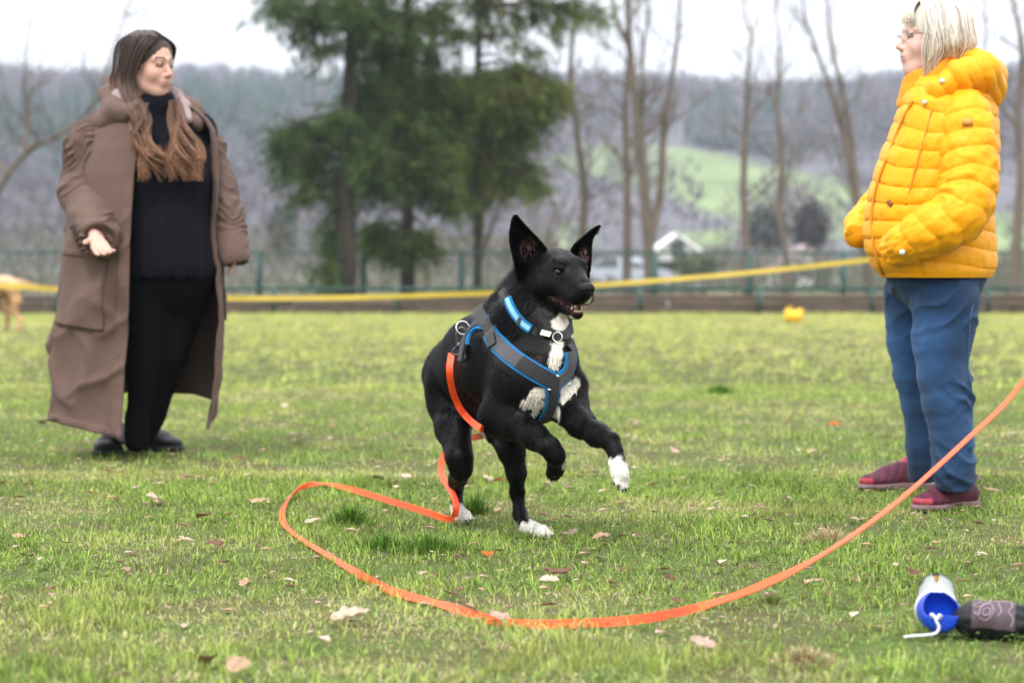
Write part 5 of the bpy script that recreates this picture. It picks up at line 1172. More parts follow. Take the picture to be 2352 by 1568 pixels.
# padded blue underlay then the grey webbing on top
pathL = dp((1128, 762), (1140, 784), (1160, 806), (1192, 832), (1228, 855), (1266, 876))
me_b = band('padding', pathL, .054, M_blue, har, .004, .004, 7)
band('strap', pathL, .039, M_web, har, .009, .0022, 5); band('strap', dp((1196, 834), (1212, 845), (1228, 855)), .041, M_webd, har, .0115, .0022, 5)
band('strap', dp((1228, 855), (1248, 866), (1268, 877)), .039, M_webd, har, .0105, .0022, 5)
pathR = dp((1309, 808), (1311, 830), (1304, 852), (1290, 868), (1276, 880)); band('padding', pathR, .042, M_blue, har, .004, .004, 7); band('strap', pathR, .029, M_web, har, .009, .0022, 5)
pathC = dp((1268, 872), (1268, 895), (1266, 920), (1258, 945), (1244, 962)); band('padding', pathC, .050, M_blue, har, .004, .004, 7, wmul=lambda t: 1 - .45 * t); band('chest_panel', pathC, .037, M_webd, har, .010, .0025, 5, wmul=lambda t: 1 - .5 * t)
# over the back and round the far side
pathB = dp((1128, 764), (1124, 748), (1112, 736)) + [near(1112, 722, 7.06), near(1150, 722, 7.14), near(1200, 760, 7.12), near(1290, 790, 6.96)] + dp((1309, 806))
band('strap', pathB, .036, M_webd, har, .008, .0025, 5)
pathS = dp((1124, 742), (1104, 744), (1086, 756), (1074, 774), (1068, 800), (1070, 828)); band('padding', pathS[:5], .046, M_blue, har, .004, .004, 5); band('strap', pathS, .024, M_webd, har, .009, .0022, 5)
girth = dp((1070, 826), (1078, 870), (1098, 920), (1128, 960)) + [near(1180, 985, 7.0), near(1230, 940, 7.0)]; 
m = MB()
p, n_ = dsurf(1136, 785, .016)
if p is not None:
    R_ = frame(n_, [-.5, 0, .8]); m.box(p, (.008, .030, .038), R_); m.build('buckle', M_plast, har, smooth=False)
p, n_ = dsurf(1070, 812, .013)
if p is not None: m = MB(); R_ = frame(n_); m.box(p, (.010, .020, .05), R_); m.build('buckle', M_plast, har, smooth=False)
def ring(c, R_, r, t, m_, name, parent, n=24, arc=2 * math.pi, el=1.0):
    q = MB(); q.tube([c + R_ @ np.array([0, math.cos(a) * r, math.sin(a) * r * el]) for a in np.linspace(0, arc, n)], t, 7, cap=arc < 6.2); return q.build(name, m_, parent)
rb, rn = dsurf(1078, 762, .022); ring(rb, frame(unit([.3, -1, .35])), .020, .0026, M_metal, 'ring', har)
for x, y in ((1276, 863), (1300, 882), (1258, 893)):
    p, n_ = dsurf(x, y, .0155)
    if p is not None: m = MB(); R_ = frame(n_, [.4, 0, 1]); m.box(p, (.003, .010, .005), R_); m.build('fitting', M_metal, har)
# collar
col_ = link('collar', bpy.data.meshes.new('collar'), dog)
cp = dp((1170, 688), (1176, 706), (1188, 726), (1204, 744), (1222, 757)); band('band', cp, .026, M_blue, col_, .008, .003, 5); band('stripe', cp, .013, M_lblue, col_, .0108, .002, 3)
band('loop', dp((1199, 731), (1195, 746)), .012, M_plast, col_, .012, .002, 3)
cb = dp((1222, 757), (1245, 768), (1268, 776)); band('band', cb, .022, M_webd, col_, -.004, .004, 5)
cr = dp((1268, 776), (1292, 774), (1304, 764)) + [near(1320, 735, 6.86), near(1290, 700, 7.02), near(1215, 660, 7.06), near(1175, 665, 7.0)] + dp((1170, 688)); band('band', cr, .024, M_webd, col_, .004, .003, 5)
p, n_ = dsurf(1279, 780, .014); ring(p, frame(unit([-.3, -1, .2])), .0135, .0018, M_metal, 'ring', col_)
M_tag = mat('pale_tag', (.55, .52, .42), rough=.4); p, n_ = dsurf(1256, 770, .012)
if p is not None: m = MB(); m.box(p, (.003, .030, .016), frame(n_, [.25, 0, 1])); m.build('tag', M_tag, col_, smooth=False)
tick('dog body')
# ---- fur tips all over the coat
sb = BVHTree.FromPolygons([Vector(v) for v in np.vstack(straps_V)], straps_F)
tri = np.concatenate([F[:, [0, 1, 2]], F[:, [0, 2, 3]]]); a_, b_, c2 = V[tri[:, 0]], V[tri[:, 1]], V[tri[:, 2]]; ar = np.linalg.norm(np.cross(b_ - a_, c2 - a_), axis=1)
rf = np.random.default_rng(4); NF = 90000; ti = rf.choice(len(tri), NF, p=ar / ar.sum()); u = rf.uniform(0, 1, NF); v = rf.uniform(0, 1, NF); fl_ = u + v > 1; u[fl_] = 1 - u[fl_]; v[fl_] = 1 - v[fl_]
P = a_[ti] + (b_[ti] - a_[ti]) * u[:, None] + (c2[ti] - a_[ti]) * v[:, None]; VN = vnormals(V, F); Nn = VN[tri[ti, 0]]
Lh = (P - ho) @ hR / hk; face = (Lh[:, 0] > .01) & (np.linalg.norm(P - ho, axis=1) < .24); mouth = (Lh[:, 0] > .03) & (Lh[:, 2] < -.035) & (np.linalg.norm(P - ho, axis=1) < .24)
eyez = np.zeros(NF, bool)
for s in (-1, 1): eyez |= np.linalg.norm(Lh - np.array([.0595, s * .0385, .0225]), axis=1) < .019
nosez = np.linalg.norm(Lh - np.array([.15, 0, -.008]), axis=1) < .022; legz = P[:, 2] < W(0, 985, 6.9)[2]
neckz = sstep(.20, .10, np.linalg.norm((P - W(1205, 715, 6.92)) / [1, 1, 1.15], axis=1))
cF, wF = coatcol(P)
ln = np.where(face, .0048, .0125) * (1 + 1.6 * neckz * (~face)) * np.where(legz, .65, 1) * (1 + .35 * wF * (~legz)) * rf.uniform(.6, 1.3, NF)
keep = ~(mouth | eyez | nosez)
flow = np.where(face[:, None], hR @ np.array([-1., 0, -.1]), np.array([-.25, .25, -1.0])); flow = flow + .25 * np.stack([vnoise(P, 14, s) for s in (1, 2, 3)], 1)
flow = flow - Nn * (flow * Nn).sum(1)[:, None]; flow /= np.linalg.norm(flow, axis=1)[:, None] + 1e-6
lift = np.where(face, .18, .24)[:, None] + .25 * neckz[:, None]; d = flow + Nn * lift + rf.normal(0, .16, (NF, 3)); d /= np.linalg.norm(d, axis=1)[:, None]
kk = np.array([keep[i] and (sb.find_nearest(Vector(P[i] + Nn[i] * .008), .012)[0] is None) for i in range(NF)])
P, d, ln, Nn, cF, wF = P[kk], d[kk], ln[kk], Nn[kk], cF[kk], wF[kk]; sdv = np.cross(d, Nn); sdv /= np.linalg.norm(sdv, axis=1)[:, None] + 1e-6; wd = np.where(wF > .5, .0016, .0012)[:, None]
M0 = P + d * (ln * .55)[:, None]; tip = P + d * ln[:, None] - Nn * (ln * .22)[:, None]; P = P - Nn * .001
FV = np.stack([P - sdv * wd, P + sdv * wd, M0 + sdv * wd * .7, M0 - sdv * wd * .7, tip], 1).reshape(-1, 3); n = len(P)
FF = (np.array([[0, 1, 2], [0, 2, 3], [3, 2, 4]])[None] + (np.arange(n) * 5)[:, None, None]).reshape(-1, 3)
fc = np.repeat(cF * rf.uniform(.7, 1.4, (n, 1)), 5, axis=0)
o = link('fur', mesh('fur', FV, FF, M_fur2, fc, smooth=True), dog); o['kind'] = 'stuff'
# whiskers
m = MB()
for s in (-1, 1):
    for q in range(5): a = H(.118 - q * .009, s * (.024 + .001 * q), -.030 - .004 * (q % 2)); m.tube([a, a + hR @ np.array([.008, s * .018, -.006]), a + hR @ np.array([-.006, s * .034, -.018])], .0004, 3)
m.build('whiskers', M_plast, dog)

tick('fur')
# ---------------------------------------------------------------- the orange leash
M_or = mat('orange_webbing', (.95, .095, .022), rough=.45, spec=.35, bump=.15, bscale=300)
def offs0(x, y): return dsurf(x, y, .012)[0]
leash = empty('leash', G(1100, 1400), 'long flat neon orange leash clipped to the harness and looping over the grass', 'leash')
def lp(x, y, z=.014): g = G(x, y, z); return g
s0 = offs0(1046, 814)
def offs(x, y, o): p, n_ = dsurf(x, y, o); return p
up = [s0] + [q for q in (offs(1045, 850, .016), offs(1050, 890, .016), offs(1066, 928, .018), offs(1090, 958, .018), offs(1114, 976, .02)) if q is not None]
ribs_n = []
def ribbon(name, P, width, side, m, parent, thick=.0022, seg=10):
    """side: list of width directions at the control points"""
    Q = catmull(P, seg); n = len(Q); sd = catmull(side, seg); V = []
    T = np.gradient(Q, axis=0)
    for i in range(n):
        t = unit(T[i]); s_ = unit(sd[i] - t * (sd[i] @ t)); nn = np.cross(t, s_)
        V += [Q[i] - s_ * width / 2 - nn * thick / 2, Q[i] + s_ * width / 2 - nn * thick / 2, Q[i] + s_ * width / 2 + nn * thick / 2, Q[i] - s_ * width / 2 + nn * thick / 2]
    Fq = [(i * 4 + j, (i + 1) * 4 + j, (i + 1) * 4 + (j + 1) % 4, i * 4 + (j + 1) % 4) for i in range(n - 1) for j in range(4)] + [(0, 1, 2, 3), tuple((n - 1) * 4 + j for j in (3, 2, 1, 0))]
    return link(name, mesh(name, V, Fq, m, smooth=False), parent)
X1 = np.array([1., 0, 0]); Z1 = np.array([0, 0, 1.]); Y1 = np.array([0, 1., 0])
P_ = up + [W(1128, 990, 7.02), W(1095, 1003, 7.22), W(1050, 1010, 7.42), W(1026, 1035, 7.46), W(1013, 1068, 7.44), W(1018, 1098, 7.38), W(1036, 1126, 7.30), W(1047, 1155, 7.22), W(1046, 1178, 7.22), W(1036, 1191, 7.26), W(1018, 1189, 7.32)]
sd_ = [X1] * 2 + [X1 + .3 * Z1, X1 + .6 * Z1, .6 * X1 + Z1, .4 * X1 + Z1][:len(up) - 2] + [Z1 - .3 * X1, Z1, Z1 + .3 * X1, X1 + .4 * Z1, X1 + .1 * Y1, X1 * .8 + .2 * Z1, X1 + .4 * Z1, X1 + .1 * Z1, X1 * .8 - .5 * Z1, Z1 * .8 - .4 * X1, Z1]
gp = [((985, 1177), .030, Z1 + .3 * Y1), ((940, 1163), .032, Z1 + .5 * Y1), ((880, 1145), .026, Z1 * .8 + Y1 * .8), ((810, 1124), .022, Z1 * .5 + Y1 * .9), ((740, 1110), .022, Y1 + .2 * Z1), ((693, 1119), .024, Z1 + Y1 * .3 + .2 * X1), ((660, 1148), .022, Z1 * .8 + X1 * .8), ((648, 1180), .011, X1 + .3 * Z1), ((655, 1206), .007, X1 + .4 * Y1),
      ((690, 1236), .007, Y1 + .4 * X1), ((745, 1270), .007, Y1 + .4 * X1 + .15 * Z1), ((800, 1303), .007, Y1 + .4 * X1 + .3 * Z1), ((850, 1332), .009, Z1 + .7 * Y1), ((900, 1356), .011, Z1 * .6 + Y1), ((960, 1374), .013, Y1 + .5 * Z1), ((1020, 1389), .011, Y1 + .35 * Z1), ((1080, 1408), .009, Z1 * .8 + Y1 * .7),
      ((1150, 1427), .011, Z1 + .35 * Y1), ((1230, 1433), .011, Z1 + .3 * Y1), ((1330, 1431), .011, Z1 + .3 * Y1), ((1430, 1425), .019, Z1 + .35 * Y1), ((1520, 1413), .022, Z1 + .4 * Y1)]
P_ += [lp(x, y, z) for (x, y), z, _ in gp]; sd_ += [s for _, _, s in gp]
air = [((1610, 1392), 5.42), ((1700, 1363), 5.45), ((1790, 1325), 5.5), ((1880, 1278), 5.56), ((1980, 1213), 5.66), ((2070, 1144), 5.78), ((2150, 1074), 5.9), ((2230, 1000), 6.05), ((2300, 935), 6.2), ((2360, 865), 6.35), ((2450, 770), 6.6), ((2600, 640), 7.0), ((2800, 520), 7.4)]
P_ += [W(x, y, d_) for (x, y), d_ in air]; sd_ += [Z1 * .6 + .8 * Y1] * 3 + [Z1 * .2 + 1. * Y1] * 10
ribbon('webbing', P_, .0195, sd_, M_or, leash)
# snap hook
cab = link('snap_hook', bpy.data.meshes.new('snap_hook'), leash)
hd0 = W(1062, 784, 7.0); hd1 = dsurf(1062, 784)[0]; hdd = 7.0 - (hd0[1] - hd1[1]) - .022
def hw(x, y, d_=0): return W(x, y, hdd + (d_ and -.01))
m = MB(); m.tube(catmull([hw(1052, 790), hw(1049, 775), hw(1050, 762), hw(1058, 753), hw(1068, 756), hw(1072, 764), hw(1070, 772, 7.05)], 6), .0042, 8); m.build('hook', M_gun, cab)
m = MB(); m.tube([hw(1070, 772, 7.05), hw(1064, 782), hw(1058, 792)], .003, 6); m.build('gate', M_metal, cab)
m = MB(); m.tube([hw(1056, 786), hw(1051, 800)], .0075, 10); m.build('swivel', M_gun, cab)
m = MB(); m.tube(catmull([hw(1050, 798), hw(1041, 803), hw(1040, 813), hw(1052, 814), hw(1056, 806), hw(1050, 798)], 5), .003, 6, cap=False); m.build('eyelet', M_gun, cab)

# ---------------------------------------------------------------- tan dog at the left edge
M_tan = mat('tan_fur', attr=True, rough=.8, bump=.3, bscale=60)
D3 = 31.0; K = lambda x, y, dy=0.: W(x, y, D3 + dy); td = empty('dog', G(10, 765), 'tan dog walking at the left edge behind the yellow tape', 'dog')
S = SDF(K(-170, 780, 0) * [1, 0, 1] + [0, D3 - .5, -.02], K(150, 600, 0) * [1, 0, 1] + [0, D3 + .5, 0], .012)
S.chain([(K(16, 655), .125), (K(-30, 655), .13), (K(-95, 660), .155)], .08); S.chain([(K(-110, 640), .10), (K(-140, 615), .08)], .05)
S.ell(K(-158, 600), (.13, .085, .09), None, .04); S.cone(K(-165, 603), K(-190, 612), .05, .035, .03)
S.chain([(K(30, 665, -.08), .10), (K(38, 690, -.08), .065), (K(32, 712, -.08), .04), (K(48, 735, -.08), .028), (K(44, 760, -.1), .026)], .04); S.chain([(K(18, 670, .1), .09), (K(12, 695, .1), .06), (K(18, 730, .1), .03), (K(14, 757, .1), .026)], .04)
S.chain([(K(-105, 690, -.1), .06), (K(-102, 730, -.1), .035), (K(-98, 764, -.1), .03)], .03); S.chain([(K(-120, 690, .1), .06), (K(-125, 730, .1), .035), (K(-128, 760, .1), .03)], .03)
S.chain([(K(36, 648), .045), (K(60, 652), .034), (K(85, 660), .03), (K(102, 668), .02)], .03)
V3, F3 = S.mesh(); V3 = V3 + vnormals(V3, F3) * (.008 * fbm(V3, 14, 3))[:, None]; zz = V3[:, 2]
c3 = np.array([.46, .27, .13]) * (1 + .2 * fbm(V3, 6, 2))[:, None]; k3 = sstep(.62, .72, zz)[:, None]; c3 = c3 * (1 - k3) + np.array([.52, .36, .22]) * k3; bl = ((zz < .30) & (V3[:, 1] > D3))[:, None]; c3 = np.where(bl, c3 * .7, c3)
link('body', mesh('body', V3, F3, M_tan, c3), td)
# ---------------------------------------------------------------- small yellow bag on the far grass
M_bag = mat('yellow_plastic', (.90, .56, .03), rough=.4, thin=.25, var=.15, vscale=12); bb = G(1823, 742); S = SDF(bb + [-.3, -.25, -.02], bb + [.3, .25, .35], .012)
S.ell(bb + [0, 0, .10], (.15, .12, .10), None, .03); S.ell(bb + [-.09, 0, .18], (.065, .05, .05), None, .03); S.ell(bb + [.09, 0, .18], (.07, .05, .045), None, .03); S.cone(bb + [.04, 0, .06], bb + [.06, -.05, .02], .06, .04, .02)
bag = empty('yellow_bag', bb, 'small crumpled bright yellow bag lying at the far edge of the grass', 'bag'); cloth_obj('sack', S, M_bag, bag, lambda V, N: .012 * fbm(V, 14, 6))
m = MB(); m.tube(catmull([bb + [-.10, 0, .21], bb + [-.05, 0, .27], bb + [.0, 0, .21]], 6), .008, 6); m.build('handle', M_bag, bag)

# ---------------------------------------------------------------- water bottle with blue bowl cap
q0 = G(2158, 1462); bt = empty('water_bottle', q0, 'clear pet water bottle with blue scoop bowl lying on the grass at lower right', 'bottle')
M_clear = bpy.data.materials.new('clear_plastic'); M_clear.use_nodes = True; n_ = M_clear.node_tree; n_.nodes.clear()
a1 = n_.nodes.new('ShaderNodeBsdfTransparent'); a1.inputs[0].default_value = (.93, .95, .95, 1); a2 = n_.nodes.new('ShaderNodeBsdfGlossy'); a2.inputs['Roughness'].default_value = .08; a3 = n_.nodes.new('ShaderNodeLayerWeight'); a3.inputs[0].default_value = .45
a4 = n_.nodes.new('ShaderNodeMapRange'); a4.inputs['To Min'].default_value = .05; a4.inputs['To Max'].default_value = .55; a5 = n_.nodes.new('ShaderNodeMixShader'); a6 = n_.nodes.new('ShaderNodeOutputMaterial')
n_.links.new(a3.outputs['Facing'], a4.inputs[0]); n_.links.new(a4.outputs[0], a5.inputs[0]); n_.links.new(a1.outputs[0], a5.inputs[1]); n_.links.new(a2.outputs[0], a5.inputs[2]); n_.links.new(a5.outputs[0], a6.inputs[0]); M_bluep = mat('blue_plastic', (.006, .055, .50), rough=.35, spec=.5); M_cord = mat('white_cord', (.72, .72, .74), rough=.8, bump=.4, bscale=400); M_ring = mat('white_ring', (.75, .76, .78), rough=.3)
sc_b = .042; c0 = W(2158, 1428, 5.02)
ax = unit(np.array([.02, -1, -.02])); ux = unit(np.cross(ax, Z1)) * -1; uz = np.cross(ux, ax); uz = uz if uz[2] > 0 else -uz
c0 = np.array([c0[0], 5.02, .046])
# bottle body lies pointing away from the camera, slightly raised by the cap
pr_o = [(.000, .040), (.010, .043), (.05, .0445), (.10, .0445), (.13, .042), (.148, .030), (.152, .0)]
tilt = unit(np.array([.165, 1, .17]))
xa = unit(np.cross(tilt, Z1)); za_ = np.cross(xa, tilt)
def lathe(c, axis, x_, z_, prof, n=40):
    V = []; 
    for t, r_ in prof:
        for k in range(n): a = 2 * math.pi * k / n; V.append(c + axis * t + x_ * r_ * math.cos(a) + z_ * r_ * math.sin(a))
    m_ = len(prof); return V, [(i * n + k, i * n + (k + 1) % n, (i + 1) * n + (k + 1) % n, (i + 1) * n + k) for i in range(m_ - 1) for k in range(n)]
pr = [(0, .0395)] + pr_o[1:] + [(.148, 0)] + [(.145, .028), (.128, .0405), (.10, .043), (.05, .043), (.0, .038)]
bc0 = c0 + [0, .02, .008]
V, Fq = lathe(bc0, tilt, xa, za_, pr); link('bottle_body', mesh('bottle_body', V, Fq, M_clear), bt)
V, Fq = lathe(bc0, tilt, xa, za_, [(-.004, .0405), (-.004, .0440), (.006, .0455), (.014, .0440), (.014, .040)]); link('ring', mesh('ring', V, Fq, M_ring), bt)
# scoop: half bowl opening up towards the camera
V = []; nS, nT = 40, 22
def scoop(r0, t, a, inset=0.0):
    # a: angle around, t: 0 at the bottle, 1 at the front lip; the upper part is cut away
    y_ = -.075 * t; rad = (r0 - inset) * (1 - .10 * t ** 3)
    up_lim = math.pi / 2 - 0
    return y_, rad
Vo = []; Vi = []
for i in range(nT):
    t = i / (nT - 1); top = math.radians(90 - 97 * min(t * 1.25, 1) ** .7)             # rim angle falls from the crown to just above the middle
    for k in range(nS):
        a = -math.pi / 2 + (top + math.pi / 2) * ((k / (nS - 1)) * 2 - 1) if False else None
        s_ = (k / (nS - 1)) * 2 - 1; ang = -math.pi / 2 + s_ * (math.pi / 2 + top)
        fwd = -.070 * math.sin(t * math.pi / 2) ** .8; rad = .0415 * (math.cos(t * math.pi / 2) ** .28 if t < .999 else .0)
        rad = .0425 * (1 - t ** 3.2) ** .45
        for (lst, dr) in ((Vo, 0), (Vi, -.0022)):
            r_ = max(rad + dr, 0); f_ = fwd - dr * (t > .5) * 1.0; lst.append(bc0 - tilt * .002 + np.array([0, 0, 0]) + np.array([0., 1, 0]) * f_ + xa * r_ * math.cos(ang) + Z1 * (r_ * math.sin(ang)))
N = nS * nT; Fs_ = np.concatenate([gridF(nT, nS), gridF(nT, nS, N, True), np.array([(i * nS, (i + 1) * nS, N + (i + 1) * nS, N + i * nS) for i in range(nT - 1)] + [(i * nS + nS - 1, N + i * nS + nS - 1, N + (i + 1) * nS + nS - 1, (i + 1) * nS + nS - 1) for i in range(nT - 1)])])
cap = link('scoop_bowl', mesh('scoop_bowl', np.array(Vo + Vi), Fs_, M_bluep), bt)
V, Fq = lathe(bc0 - tilt * .003, tilt, xa, za_, [(0, .0005), (0, .0405), (-.004, .0405)]); link('backing', mesh('backing', V, Fq, M_bluep), cap)
fz = c0[1] - .052
m = MB(); cc0 = np.array([c0[0] + .0, fz - .003, .045])
cx_ = W(2152, 1440, fz)[0]
m.tube(catmull([[cx_ - .008, fz - .002, .050], [cx_ - .010, fz - .008, .056], [cx_ - .004, fz - .011, .052], [cx_, fz - .012, .042], [cx_ + .005, fz - .013, .030], [cx_ - .002, fz - .014, .018], [cx_ - .025, fz - .015, .014], [cx_ - .05, fz - .012, .012], [cx_ - .068, fz - .014, .010]], 6), .0032, 7)
m.tube(catmull([[cx_ + .002, fz - .012, .046], [cx_ + .005, fz - .011, .055], [cx_ + .011, fz - .007, .052], [cx_ + .008, fz - .003, .046]], 6), .0026, 7); m.build('cord', M_cord, bt)

# ---------------------------------------------------------------- black patterned pouch beside it
M_pch = mat('black_pouch_cloth', (.010, .010, .012), rough=.6, bump=.5, bscale=90); M_pat = mat('purple_brown_print', (.075, .052, .062), rough=.55); M_lines = mat('pink_outline_print', (.36, .25, .31), rough=.6)
b0_ = W(2205, 1440, 4.97); b0_[2] = .040; pc = empty('drawstring_pouch', b0_ * [1, 1, 0], 'black rolled pouch with pinkish squiggle print beside the blue bottle', 'pouch')
e0 = np.array([b0_[0] + .012, 4.99, .042]); e1 = e0 + np.array([.155, -.03, -.006]); ax_ = unit(e1 - e0)
S = SDF(e0 + [-.06, -.09, -.05], e1 + [.12, .09, .07], .003); S.chain([(e0, .022), (e0 + ax_ * .022, .038), (e0 + ax_ * .10, .040), (e0 + ax_ * .135, .032), (e0 + ax_ * .20, .026)], .01)
po, PV, PF = cloth_obj('sack', S, M_pch, pc, lambda V, N: .003 * fbm(V, 40, 6) + .003 * sstep(.09, .14, (V - e0) @ ax_) * np.sin(60 * np.arctan2(V[:, 2] - .04, V[:, 1] - 4.97) / 6))
pt = BVHTree.FromPolygons([Vector(v) for v in PV], [tuple(int(q) for q in f) for f in PF])
kx = lambda a, b, off: W(2205 + a * 1.0, 1400 + b, 5)
P = []; nn_ = 26; mm_ = 16
for i in range(nn_):
    for j in range(mm_):
        t = .018 + .088 * i / (nn_ - 1); a = math.radians(-15 + 145 * j / (mm_ - 1)); o_ = e0 + ax_ * t; side_ = unit(np.cross(ax_, Z1)); up_ = np.cross(side_, ax_); d_ = unit(side_ * math.cos(a) * (1 if side_[1] < 0 else -1) + (up_ if up_[2] > 0 else -up_) * math.sin(a))
        h_ = pt.ray_cast(Vector(o_ + d_ * .09), Vector(-d_), .12); P.append((np.array(h_[0]) if h_[0] is not None else o_ + d_ * .04) + d_ * .0015)
P = np.array(P); pp_ = link('print_panel', mesh('print_panel', P, gridF(nn_, mm_), M_pat), pc)
PG = P.reshape(nn_, mm_, 3)
def pg(u_, v_): x = u_ * (nn_ - 1); y = v_ * (mm_ - 1); i = min(int(x), nn_ - 2); j = min(int(y), mm_ - 2); fx, fy = x - i, y - j; return PG[i, j] * (1 - fx) * (1 - fy) + PG[i + 1, j] * fx * (1 - fy) + PG[i, j + 1] * (1 - fx) * fy + PG[i + 1, j + 1] * fx * fy + [0, -.0012, .0012]
for crv in ([(.1, .95), (.14, .75), (.2, .6), (.1, .5), (.03, .45), (.15, .42), (.3, .55), (.42, .6), (.4, .75), (.52, .8), (.62, .7)], [(.05, .3), (.15, .25), (.2, .4), (.33, .52), (.45, .5), (.5, .35), (.42, .22), (.3, .15), (.18, .2)],
            [(.62, .95), (.6, .8), (.72, .78), (.8, .9)], [(.6, .25), (.68, .35), (.62, .55), (.72, .65), (.88, .62), (.92, .45), (.85, .35), (.95, .2), (.9, .05)], [(.24, .34), (.32, .42), (.42, .40), (.40, .28), (.28, .26), (.24, .34)]):
    m = MB(); m.tube(catmull([pg(*q) for q in crv], 6), .0013, 4); m.build('squiggle', M_lines, pp_)
m = MB(); m.tube(catmull([e0 + ax_ * .13 + [0, -.03, .01], e0 + ax_ * .17 + [0, -.045, .0], e0 + ax_ * .23 + [0, -.03, -.02], e0 + ax_ * .28 + [0, 0, -.03]], 6), .006, 6); m.build('strap', M_pch, pc)

# ---------------------------------------------------------------- dead leaves, dry tufts, a twig
M_leaf = mat('dry_leaf', attr=True, rough=.75, spec=.25, thin=.2, bump=.2, bscale=120)
def leaf_mesh(seed, colr):
    r = np.random.default_rng(seed); n = 13; xs = np.linspace(0, 1, n); P = []; Fq = []; curl = r.uniform(.1, .6); tw_ = r.uniform(-.8, .8); bend = r.uniform(-.4, .9)
    for i, x in enumerate(xs):
        w = .30 * math.sin(math.pi * min(x * .9 + .06, 1)) ** .7 * (1 + .13 * math.sin(i * 2.1 + seed)) * (1 + .1 * r.normal()); 
        if i in (0, n - 1): w = .02
        for s in (-1, -.5, 0, .5, 1):
            y = s * w; z = curl * y * y * 2.2 + bend * .25 * (x - .5) ** 2 + .03 * r.normal() * abs(s) + tw_ * y * (x - .5) * .8; P.append((x - .5, y, z))
    P = np.array(P); P[:, 2] -= P[:, 2].min(); Fq = gridF(n, 5)
    c = np.array(colr) * (1 + .18 * r.normal(size=(len(P), 1))); c[2::5] *= .75
    return mesh('leaf', P, Fq, M_leaf, np.clip(c, .01, .9))
pale = (.54, .40, .30); tan_ = (.42, .27, .17); brn = (.17, .085, .050); org = (.45, .115, .02); pink = (.46, .31, .25)
leaves = [(358, 1162, .105, pale, 'largest pale leaf, upright curled, in the grass in front of the brown coat'), (285, 1090, .075, tan_, 'tan curled leaf just in front of the black shoes'), (595, 1165, .07, tan_, 'tan leaf left of the top of the leash loop'),
 (930, 1110, .06, pale, 'pale crumpled leaf above the leash, left of the hind paw'), (868, 1112, .06, brn, 'dark brown leaf above the back run of the leash loop'), (472, 1203, .085, brn, 'flat dark brown leaf left of the leash loop'), (1120, 1296, .05, org, 'small bright orange leaf in front of the dog'),
 (1280, 1332, .10, brn, 'large brown crumpled leaf between the dog and the low front run of the leash'), (1262, 1357, .055, pale, 'small pale leaf touching the brown crumpled leaf in front of the dog'), (806, 1438, .09, pale, 'pale pinkish leaf below the left end of the leash loop'), (1765, 1383, .07, pale, 'pale pointed leaf under the rising part of the leash'),
 (1870, 1050, .075, tan_, 'tan leaf on the grass halfway between dog and yellow jacket'), (1548, 1047, .07, pink, 'pinkish leaf right of the raised white paw'), (960, 976, .07, pink, 'pale pink leaf left of the rump of the dog'), (655, 942, .07, pale, 'pale leaf in mid field left of the dog, lower of two'), (375, 958, .08, pale, 'pale leaf seen beneath the open coat'),
 (740, 938, .06, pale, 'pale leaf in mid field left of the dog, right of two'), (550, 1068, .07, brn, 'brown leaf right of the black shoes, upper of two'), (580, 1084, .06, tan_, 'tan leaf right of the black shoes, lower of two'), (562, 1358, .045, tan_, 'small tan leaf below and left of the leash loop'), (60, 1297, .06, brn, 'dark brown clumped leaf near the left edge'),
 (50, 1250, .06, tan_, 'tan leaf near the left edge above a dark brown one'), (1806, 1165, .05, pale, 'tiny pale leaf left of the maroon trainers'), (2282, 1137, .075, tan_, 'tan leaf behind the near maroon trainer'), (1975, 1281, .035, pale, 'tiny white leaf right of the leash'), (2248, 1107, .05, pink, 'pale pink leaf beside the jeans cuff'),
 (1382, 1254, .055, tan_, 'tan leaf right of the white front hind paw'), (1305, 1247, .065, pink, 'pinkish brown leaf touching the tip of the white hind paw'), (1150, 1440, .055, pink, 'pinkish leaf just under the front run of the leash'), (1612, 1500, .07, pink, 'faded leaf in the bare patch at lower right of centre'), (478, 1540, .07, brn, 'dark leaf standing at the bottom edge'),
 (545, 1560, .07, tan_, 'leaf at the very bottom edge right of a dark one'), (495, 1270, .06, brn, 'flat brown leaf below the large pale leaf'), (10, 1128, .07, brn, 'brown leaf at the left edge beyond the coat hem'), (97, 980, .07, brn, 'brown leaf left of the coat hem'), (1122, 1112, .085, pale, 'long pale leaf lying between the hind legs of the dog'),
 (1150, 1118, .06, org, 'rusty leaf lying between the hind legs of the dog'), (1917, 987, .07, org, 'rust brown leaf in mid field left of the jeans'), (2333, 1010, .06, pale, 'pale leaf at the right edge behind the leash'), (1432, 1330, .035, brn, 'tiny dark leaf right of the large crumpled one'), (1535, 1348, .05, tan_, 'thin twisted leaf above the front run of the leash'),
 (150, 1265, .055, brn, 'brown leaf at lower left beside a grass tuft'), (1345, 1105, .055, brn, 'brown leaf below the folded front paw'), (715, 1213, .055, pale, 'pale leaf inside the left end of the leash loop'), (1550, 1395, .05, brn, 'dark leaf touching the leash where it starts to rise'), (2100, 1340, .05, brn, 'reddish brown crumpled leaf above the water bottle')]
for i, (x, y, L_, c, lab) in enumerate(leaves):
    g = G(x, y); o = link('fallen_leaf', leaf_mesh(i + 1, c)); o.location = (g[0], g[1], random.uniform(.016, .028)); o.rotation_euler = (random.uniform(-.35, .45), random.uniform(-.3, .3), random.uniform(0, 6.28))
    if i == 0: o.rotation_euler = (.5, .3, 1.2)
    L_ *= 1.0; o.scale = (L_, L_, L_); tag(o, lab, 'leaf', 'fallen dry leaves on the grass')
r = np.random.default_rng(19); Vs = []; Cs = []; Fs_ = []; off = 0                 # smaller litter nobody would count
